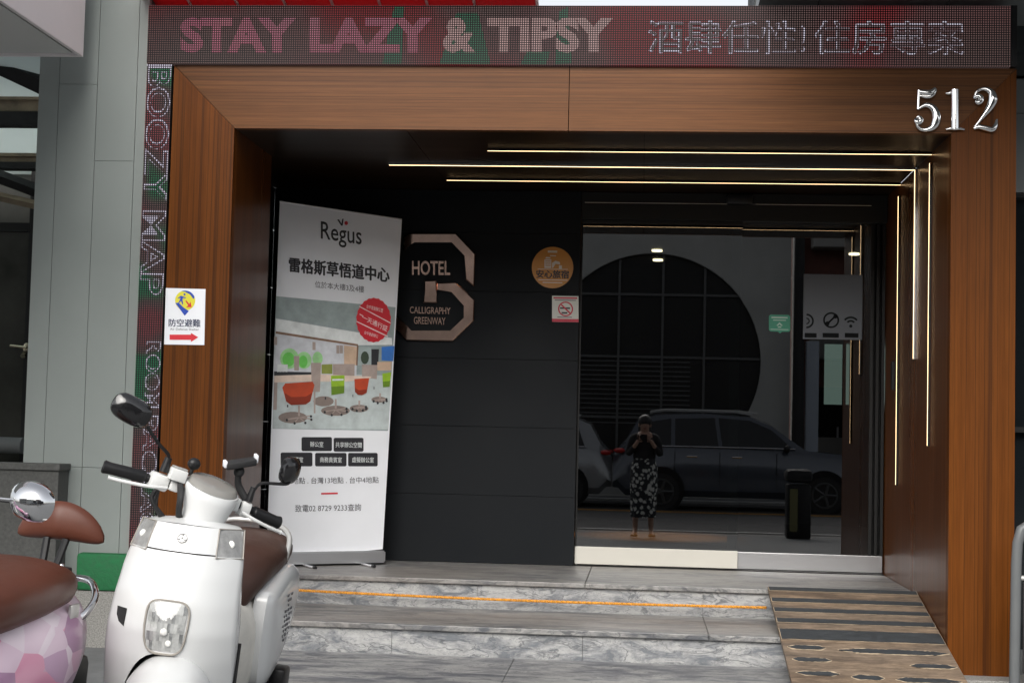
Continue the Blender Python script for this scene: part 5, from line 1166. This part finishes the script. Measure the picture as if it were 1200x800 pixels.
# ------------------------------------------------------------------ the street seen in the glass
def car(name, label, paint, length, height, width, loc, suv=True, flip=False):
    t = thing(name, label, 'car', loc)
    Lh = length
    if suv: top = [(0, .62, .95), (.02, .75, 1.05), (.05, .98, 1.20), (.09, 1.06, 1.52), (.16, 1.08, 1.64), (.34, 1.08, 1.68), (.52, 1.06, 1.64), (.60, 1.04, 1.50), (.71, 1.02, 1.12), (.74, 1.01, 1.05), (.88, .95, 1.00), (.95, .85, .90), (1.0, .62, .68)]
    else: top = [(0, .60, .80), (.03, .85, .92), (.10, .92, 1.02), (.16, .94, 1.12), (.27, .94, 1.38), (.40, .94, 1.45), (.54, .93, 1.42), (.62, .92, 1.25), (.72, .90, .98), (.75, .90, .95), (.90, .80, .85), (.97, .70, .74), (1.0, .55, .58)]
    k = height/1.68; body = BM(); rs = []
    for f_, belt, roof in top:
        x = (f_-.5)*Lh; e = 1-.55*abs(2*f_-1)**7; w_ = width/2*(.90+.10*e) if abs(2*f_-1) > .8 else width/2
        belt *= k; roof *= k; zb = .24+(.14 if abs(2*f_-1) > .95 else 0)
        wr = w_*.74 if roof-belt > .25 else w_*.93
        pts = [(w_*.88, zb), (w_*.99, zb+.12), (w_, zb+.38*(belt-zb)), (w_*.985, belt-.06), (w_*.955, belt), (wr+(w_*.955-wr)*.35, belt+(roof-belt)*.6), (wr, roof-.03*(roof-belt > .2)), (wr*.5, roof+.012)]
        rs.append([Vector((x, y, z)) for y, z in pts]+[Vector((x, -y, z)) for y, z in reversed(pts)])
    rings(body, rs, True, True); bmesh.ops.translate(body, verts=body.verts[:], vec=Vector(loc)); finish('body', body, paint, t, smooth=35)
    # side windows
    if suv: wins = [[(.11, 1.10), (.145, 1.50), (.22, 1.56), (.22, 1.10)], [(.235, 1.10), (.235, 1.56), (.385, 1.585), (.40, 1.09)], [(.415, 1.09), (.40, 1.585), (.52, 1.55), (.60, 1.40), (.68, 1.09)]]
    else: wins = [[(.15, .98), (.28, 1.33), (.40, 1.38), (.40, .97)], [(.415, .97), (.415, 1.38), (.53, 1.36), (.60, 1.22), (.69, .96)]]
    for s in (-1, 1):
        for q in wins:
            bm = BM(); P_ = []
            for f_, z in q:
                z *= k; belt = 1.06*k if suv else .94*k; roof = 1.66*k if suv else 1.43*k; tt = (z-belt)/(roof-belt)
                w_ = width/2; y = w_*.955-(w_*.955-w_*.74)*(max(0, min(1, tt)))*.97+.008
                P_.append(Vector(loc)+Vector(((f_-.5)*Lh, s*y, z)))
            flat_poly(bm, P_); wo = finish('side_window', bm, M_carglass, t)
        bm = BM(); zt = (1.07 if suv else .945)*k
        tube(bm, [Vector(loc)+Vector(((f_-.5)*Lh, s*(width/2*.965+.01), zt+.015)) for f_ in ((.10, .3, .5, .69) if suv else (.14, .3, .5, .70))], .012, 6); finish('window_trim', bm, M_chrome, t)
        if suv:
            bm = BM(); tube(bm, [Vector(loc)+Vector(((f_-.5)*Lh, s*(width/2*.68), 1.70*k+dz)) for f_, dz in ((.14, -.03), (.2, .015), (.48, .01), (.55, -.03))], .018, 6); finish('roof_rail', bm, M_silver, t)
        for f_ in (.30, .47):
            bm = BM(); p_ = Vector(loc)+Vector(((f_-.5)*Lh, s*(width/2+.008), .92*k)); tube(bm, [p_+Vector((-.09, 0, 0)), p_+Vector((.09, 0, 0))], .014, 6); finish('door_handle', bm, M_chrome, t)
        for f_ in ((.235, .405, .62) if suv else (.41, .64)):
            bm = BM(); tube(bm, [Vector(loc)+Vector(((f_-.5)*Lh, s*(width/2*1.0+.002), z)) for z in (.45, .8, 1.0*k)], .006, 4); finish('door_seam', bm, M_gap, t)
        bm = BM(); p_ = Vector(loc)+Vector(((.655-.5)*Lh, s*(width/2+.09), 1.08*k)); ellipsoid(bm, p_, .06, .10, .075); finish('wing_mirror', bm, M_black, t, smooth=True)
        bm = BM(); ellipsoid(bm, Vector(loc)+Vector((-.475*Lh, s*width*.44, .99*k if suv else .80*k)), .11, .08, .05); finish('tail_light', bm, M_tail, t, smooth=True)
        bm = BM(); ellipsoid(bm, Vector(loc)+Vector((.455*Lh, s*width*.41, .82*k if suv else .66*k)), .16, .10, .07); finish('headlight', bm, M_chromel, t, smooth=True)
        for f_ in (.185, .80):
            c_ = Vector(loc)+Vector(((f_-.5)*Lh, s*(width/2-.11), .33))
            bm = BM(); cyl(bm, c_+Vector((0, s*-.02, .03)), c_+Vector((0, s*.125, .03)), .42, seg=28); finish('wheel_arch', bm, M_gap, t)
            bm = BM(); cyl(bm, c_+Vector((0, -s*.10, 0)), c_+Vector((0, s*.13, 0)), .33, seg=28); wo = finish('wheel', bm, M_tyre, t)
            bm = BM(); cyl(bm, c_+Vector((0, s*.131, 0)), c_+Vector((0, s*.137, 0)), .07, seg=14)
            for a in range(5): tube(bm, [c_+Vector((0, s*.136, 0)), c_+Vector((.22*math.cos(a*1.2566), s*.136, .22*math.sin(a*1.2566)))], .03, 6)
            tube(bm, [c_+Vector((.22*math.cos(a*math.pi/10), s*.134, .22*math.sin(a*math.pi/10))) for a in range(21)], .02, 6); finish('rim', bm, M_rimdark, wo)
    if flip:
        for ch in t.children_recursive:
            if ch.type == 'MESH':
                for v in ch.data.vertices: v.co.x *= -1
                ch.data.flip_normals()
    return t
M_rimdark = mat('dark_alloy_rim', (.10, .10, .10), .35, .6)
M_carglass = mat('tinted_car_glass', (.008, .009, .01), .04); M_tail = mat('tail_lamp_red', (.45, .015, .015), .2)
M_suv = mat('dark_grey_blue_car_paint', (.075, .085, .105), .18, .3, coat=.8); M_sil = mat('silver_car_paint', (.30, .31, .32), .25, .4, coat=.6)
car('parked_car', 'dark grey blue sport utility car on the far side, mirrored in the glass door', M_suv, 4.75, 1.78, 1.88, (1.85, -17.4, -.17), True)
car('parked_car', 'silver estate car behind the dark one, mirrored at the left of the glass door', M_sil, 4.5, 1.70, 1.80, (-2.80, -17.5, -.17), True, True)

# concrete building with a great round opening
t = thing('concrete_building', 'fair faced concrete building with a great round window, mirrored in the door', 'building', (-3, -21, -.1))
CX, CZ, CR, YB = .18, 2.74, 2.27, -21.0
bm = BM(); n = 72; x0_, x1_, z0_, z1_ = -11, 3.05, -.1, 7.0
circ_v = [bm.verts.new((CX+CR*math.cos(2*math.pi*i/n), YB, CZ+CR*math.sin(2*math.pi*i/n))) for i in range(n)]
def edge_pt(a):
    dx, dz = math.cos(a), math.sin(a); ts = []
    if dx > 1e-9: ts.append((x1_-CX)/dx)
    if dx < -1e-9: ts.append((x0_-CX)/dx)
    if dz > 1e-9: ts.append((z1_-CZ)/dz)
    if dz < -1e-9: ts.append((z0_-CZ)/dz)
    q = min(ts); return (CX+dx*q, YB, CZ+dz*q)
out_v = [bm.verts.new(edge_pt(2*math.pi*i/n)) for i in range(n)]
for i in range(n): bm.faces.new((circ_v[i], circ_v[(i+1) % n], out_v[(i+1) % n], out_v[i]))
ci = [bm.verts.new((v.co.x, YB-.12, v.co.z)) for v in circ_v]
for i in range(n): bm.faces.new((circ_v[i], ci[i], ci[(i+1) % n], circ_v[(i+1) % n]))
finish('front_wall', bm, M_conc, t)
finish('side_wall', bx(x1_-.35, x1_, -33, YB-.002, -.1, 7.0), M_conc, t); finish('side_wall', bx(x0_, x0_+.35, -33, YB-.002, -.1, 7.0), M_conc, t)
finish('roof', bx(x0_, x1_, -33, YB-.002, 6.8, 7.0), M_conc, t)
finish('round_window', bx(CX-CR-.1, CX+CR+.1, YB-.14, YB-.125, CZ-CR, CZ+CR+.1), mat('dim_round_glass', (.012, .012, .012), .5, spec=.3), t)
M_mull = mat('window_mullion', (.10, .10, .10), .5)
for dx in (-1.62, -.72, .2, 1.08): h_ = math.sqrt(CR*CR-dx*dx); finish('mullion', bx(CX+dx-.025, CX+dx+.025, YB-.099, YB-.06, CZ-h_, CZ+h_), M_mull, t)
for dz in (1.4, .08, -1.2): h_ = math.sqrt(CR*CR-dz*dz); finish('mullion', bx(CX-h_, CX+h_, YB-.0985, YB-.065, CZ+dz-.025, CZ+dz+.025), M_mull, t)
for k in range(14): dz = -.02-.1*k; h_ = math.sqrt(max(.01, CR*CR-dz*dz)); finish('louvre', bx(CX-h_, CX+.8, YB-.0995, YB-.09, CZ+dz-.012, CZ+dz+.012), M_mull, t)
for i in range(13):           # form-tie holes of the concrete
    for j in range(6):
        x, z = x0_+.6+i*1.02, .6+j*1.25
        if (x-CX)**2+(z-CZ)**2 < (CR+.25)**2 or x > x1_-.2: continue
        bm = BM(); cyl(bm, (x, YB+.001, z), (x, YB+.004, z), .028, seg=8); finish('tie_hole', bm, M_greyd, t)
t = thing('apartment_building', 'tall apartment block with balconies beyond the concrete wall, mirrored in the right pane', 'building', (8, -34, -.1))
M_apt = mat('pale_apartment_render', (.34, .33, .31), .8, var=(.15, 1), world=True); M_aptr = mat('brick_red_render', (.22, .09, .07), .8, var=(.25, 4), world=True)
finish('wall', bx(4.5, 22, -40, -34, -.1, 14), M_aptr, t)
for j in range(4):
    for i in range(5):
        x = 4.7+i*3.3; z = 1.2+j*3.2; finish('window', bx(x+.3, x+2.0, -33.99, -33.95, z, z+1.5), M_carglass, t)
        o = finish('balcony', bx(x+.1, x+2.6, -33.9, -33.0, z-.9, z+.05), M_apt, t)
        for q in (.8, 1.5, 2.2): finish('rail', bx(x+q, x+q+.05, -33.0, -32.95, z+.05, z+.35), M_alu, o)
finish('column', bx(4.3, 4.6, -34.1, -33.6, -.1, 14), M_apt, t)
for x, h_, lab in ((3.19, 7, 'dark lamp column beside the concrete wall, mirrored in the right pane'), ):
    bm = BM(); tube(bm, [(x, -20.6, -.1), (x, -20.6, h_)], [.13, .09], 12); tag(finish('lamp_column', bm, M_blackm, smooth=True), lab, 'column')
tag(finish('sign_pylon', bx(3.36, 3.62, -20.9, -20.7, -.1, 3.2, bev=.01), mat('pale_blue_grey_sheet', (.36, .40, .46), .5)), 'narrow pale blue grey pylon beyond the street, mirrored in the right pane', 'pylon')
t = thing('shop_front', 'dark shop fronts further along the far pavement, mirrored in the right pane', 'building', (12, -23, -.1))
finish('wall', bx(5.6, 22, -30, -23, -.1, 7), mat('shop_dark', (.05, .05, .055), .6, var=(.3, .8), world=True), t)
for i in range(5): finish('shop_window', bx(6+i*3.1, 8.6+i*3.1, -22.99, -22.95, .3, 2.7), M_carglass, t)
t = thing('row_building', 'long grey block on the far side of the street left of the concrete building', 'building', (-22, -23, -.1))
finish('wall', bx(-32, -11.4, -33, -22, -.1, 7.5), M_apt, t)
for j in range(2):
    for i in range(6): finish('window', bx(-31+i*3.2, -29.2+i*3.2, -21.99, -21.95, 1+j*3.2, 2.6+j*3.2), M_carglass, t)
# bollard bin by the kerb
c = Vector((2.08, -9.1, slope(-9.1)))
t = thing('street_bin', 'slim black street bin by the kerb, mirrored in the right pane', 'bin', c)
finish('body', box(BM(), c.x-.16, c.x+.16, c.y-.15, c.y+.15, c.z, c.z+.72, bev=.03), M_black, t, smooth=True)
finish('hood', box(BM(), c.x-.18, c.x+.18, c.y-.17, c.y+.17, c.z+.74, c.z+.92, bev=.07), M_blackm, t, smooth=True)
finish('door_plate', bx(c.x-.12, c.x-.02, c.y+.152, c.y+.156, c.z+.1, c.z+.66), mat('yellow_grey_plate', (.16, .15, .06), .5), t)

# ------------------------------------------------------------------ the photographer
def skin_obj(name, verts, edges, radii, material, parent, root=0, lv=2):
    me = bpy.data.meshes.new(name); me.from_pydata([Vector(v)-wloc(parent) for v in verts], edges, []); o = bpy.data.objects.new(name, me); COL.objects.link(o); o.parent = parent
    md = o.modifiers.new('skin', 'SKIN'); md.use_smooth_shade = True
    for i, r_ in enumerate(radii): me.skin_vertices[0].data[i].radius = (r_, r_) if not isinstance(r_, tuple) else r_; me.skin_vertices[0].data[i].use_root = i == root
    sb = o.modifiers.new('sub', 'SUBSURF'); sb.levels = lv; sb.render_levels = lv
    me.materials.append(material); return o
PX, PY = .03, -8.10; G = slope(PY)+.02
pe = thing('person', 'photographer in a black top and pale floral skirt holding a camera, mirrored in the door', 'person', (PX, PY, G))
M_skin = mat('skin', (.42, .25, .18), .5, var=(.06, 12)); M_hair = mat('black_hair', (.012, .010, .010), .45)
def dressmat():
    m = bpy.data.materials.new('floral_dress_cloth'); m.use_nodes = True; nt = m.node_tree; b = nt.nodes['Principled BSDF']; N = nt.nodes.new; L = nt.links.new
    tc = N('ShaderNodeTexCoord'); v = N('ShaderNodeTexVoronoi'); v.inputs['Scale'].default_value = 17; no = N('ShaderNodeTexNoise'); no.inputs['Scale'].default_value = 22; no.inputs['Detail'].default_value = 3
    L(tc.outputs['Object'], v.inputs[0]); L(tc.outputs['Object'], no.inputs[0]); ad = N('ShaderNodeMath'); ad.operation = 'ADD'; L(v.outputs[0], ad.inputs[0]); L(no.outputs[0], ad.inputs[1])
    r = N('ShaderNodeValToRGB'); e = r.color_ramp.elements; e[0].position = .82; e[0].color = (.62, .62, .58, 1); e[1].position = .97; e[1].color = (.018, .020, .024, 1); L(ad.outputs[0], r.inputs[0]); L(r.outputs[0], b.inputs['Base Color']); b.inputs['Roughness'].default_value = .8
    return m
M_dress = dressmat()
zg = G
Vb = [(PX, PY-.02, zg+.86), (PX, PY-.02, zg+1.02), (PX, PY-.01, zg+1.18), (PX, PY, zg+1.27), (PX, PY+.01, zg+1.33), (PX, PY+.03, zg+1.40), (PX, PY+.02, zg+1.475),
      (PX-.09, PY-.02, zg+.80), (PX-.095, PY-.01, zg+.44), (PX-.10, PY-.03, zg+.09), (PX-.11, PY+.07, zg+.035), (PX-.115, PY+.15, zg+.02),
      (PX+.09, PY-.02, zg+.80), (PX+.095, PY-.01, zg+.44), (PX+.10, PY-.03, zg+.09), (PX+.11, PY+.07, zg+.035), (PX+.115, PY+.15, zg+.02),
      (PX-.15, PY, zg+1.245), (PX-.205, PY+.03, zg+1.03), (PX-.105, PY+.17, zg+1.17), (PX-.075, PY+.185, zg+1.225),
      (PX+.15, PY, zg+1.245), (PX+.205, PY+.03, zg+1.03), (PX+.105, PY+.17, zg+1.17), (PX+.075, PY+.185, zg+1.225)]
Eb = [(0, 1), (1, 2), (2, 3), (3, 4), (4, 5), (5, 6), (0, 7), (7, 8), (8, 9), (9, 10), (10, 11), (0, 12), (12, 13), (13, 14), (14, 15), (15, 16), (3, 17), (17, 18), (18, 19), (19, 20), (3, 21), (21, 22), (22, 23), (23, 24)]
Rb = [.13, .105, .12, .07, .045, .072, .062, .075, .052, .034, .03, .02, .075, .052, .034, .03, .02, .05, .036, .025, .022, .05, .036, .025, .022]
skin_obj('body', Vb, Eb, Rb, M_skin, pe)
M_slv = mat('black_knit', (.014, .014, .016), .8)
for k in (17, 21):
    vs_ = [Vb[3], Vb[k], Vb[k+1], Vector(Vb[k+1]).lerp(Vector(Vb[k+2]), .8)]
    skin_obj('sleeve', vs_, [(0, 1), (1, 2), (2, 3)], [.062, .062, .046, .036], M_slv, pe)
for s in (-1, 1):            # fingers closed round the camera body
    for k in range(4):
        y0 = PY+.19; z0 = zg+1.245+.017*k-.02
        vs_ = [(PX+s*.070, y0, z0), (PX+s*.066, y0+.035, z0+.002), (PX+s*.048, y0+.047, z0+.003), (PX+s*.030, y0+.046, z0+.002)]
        skin_obj('finger', vs_, [(0, 1), (1, 2), (2, 3)], [.0085, .008, .0075, .006], M_skin, pe, lv=1)
    vs_ = [(PX+s*.066, PY+.185, zg+1.205), (PX+s*.045, PY+.178, zg+1.20), (PX+s*.028, PY+.178, zg+1.207)]
    skin_obj('thumb', vs_, [(0, 1), (1, 2)], [.011, .0095, .008], M_skin, pe, lv=1)
for nm, tabl, mm in (('skirt', ((.24, .155, .13), (.30, .158, .13), (.50, .165, .14), (.70, .175, .145), (.86, .172, .135), (.97, .140, .11), (1.0, .135, .105)), M_dress),
                     ('top', ((.985, .142, .110), (1.06, .145, .112), (1.16, .165, .118), (1.24, .155, .098), (1.285, .10, .07), (1.31, .06, .055)), M_slv)):
    bm = BM(); rs = []
    for z, a, b_ in tabl:
        ring = []
        for k in range(40):
            q = 2*math.pi*k/40; fold = 1+.05*math.sin(q*9)*max(0, (.9-z)/.6); ring.append(Vector((PX+a*math.cos(q)*fold, PY-.005+b_*math.sin(q)*fold, zg+z)))
        rs.append(ring)
    rings(bm, rs, True, False); finish(nm, bm, mm, pe, smooth=60)
bm = BM(); ellipsoid(bm, (PX, PY-.005, zg+1.455), .088, .098, .088); ellipsoid(bm, (PX, PY-.06, zg+1.36), .085, .06, .13); finish('hair', bm, M_hair, pe, smooth=True)
bm = BM()
for s in (-1, 1): ellipsoid(bm, (PX+s*.028, PY+.098, zg+1.425), .010, .006, .006, seg=10, rg=6)
finish('eye', bm, M_ink, pe)
bm = BM(); ellipsoid(bm, (PX, PY+.105, zg+1.40), .011, .014, .018, seg=10, rg=8); finish('nose', bm, M_skin, pe, smooth=True)
bm = BM()
for s in (-1, 1): ellipsoid(bm, (PX+s*.074, PY+.02, zg+1.41), .010, .016, .026, seg=10, rg=8)
finish('ear', bm, M_skin, pe, smooth=True)
bm = BM(); ellipsoid(bm, (PX, PY+.100, zg+1.365), .022, .006, .007, seg=12, rg=6); finish('mouth', bm, mat('lips', (.30, .09, .08), .4), pe, smooth=True)
for s in (-1, 1):
    bm = BM(); box(bm, PX+s*.112-.045, PX+s*.112+.045, PY-.07, PY+.19, zg+.004, zg+.035, bev=.012); finish('shoe', bm, M_black, pe, smooth=True)
t = thing('held_camera', 'black camera held up by the photographer mirrored in the door', 'camera', (CAM.x, CAM.y-.1, CAM.z))
finish('camera_body', box(BM(), -.062, .062, CAM.y-.115, CAM.y-.070, CAM.z-.045, CAM.z+.035, bev=.01), M_black, t, smooth=True)
bm = BM(); cyl(bm, (0, CAM.y-.071, CAM.z), (0, CAM.y-.015, CAM.z), .032, .034, 24); finish('lens_barrel', bm, M_black, t, smooth=True)
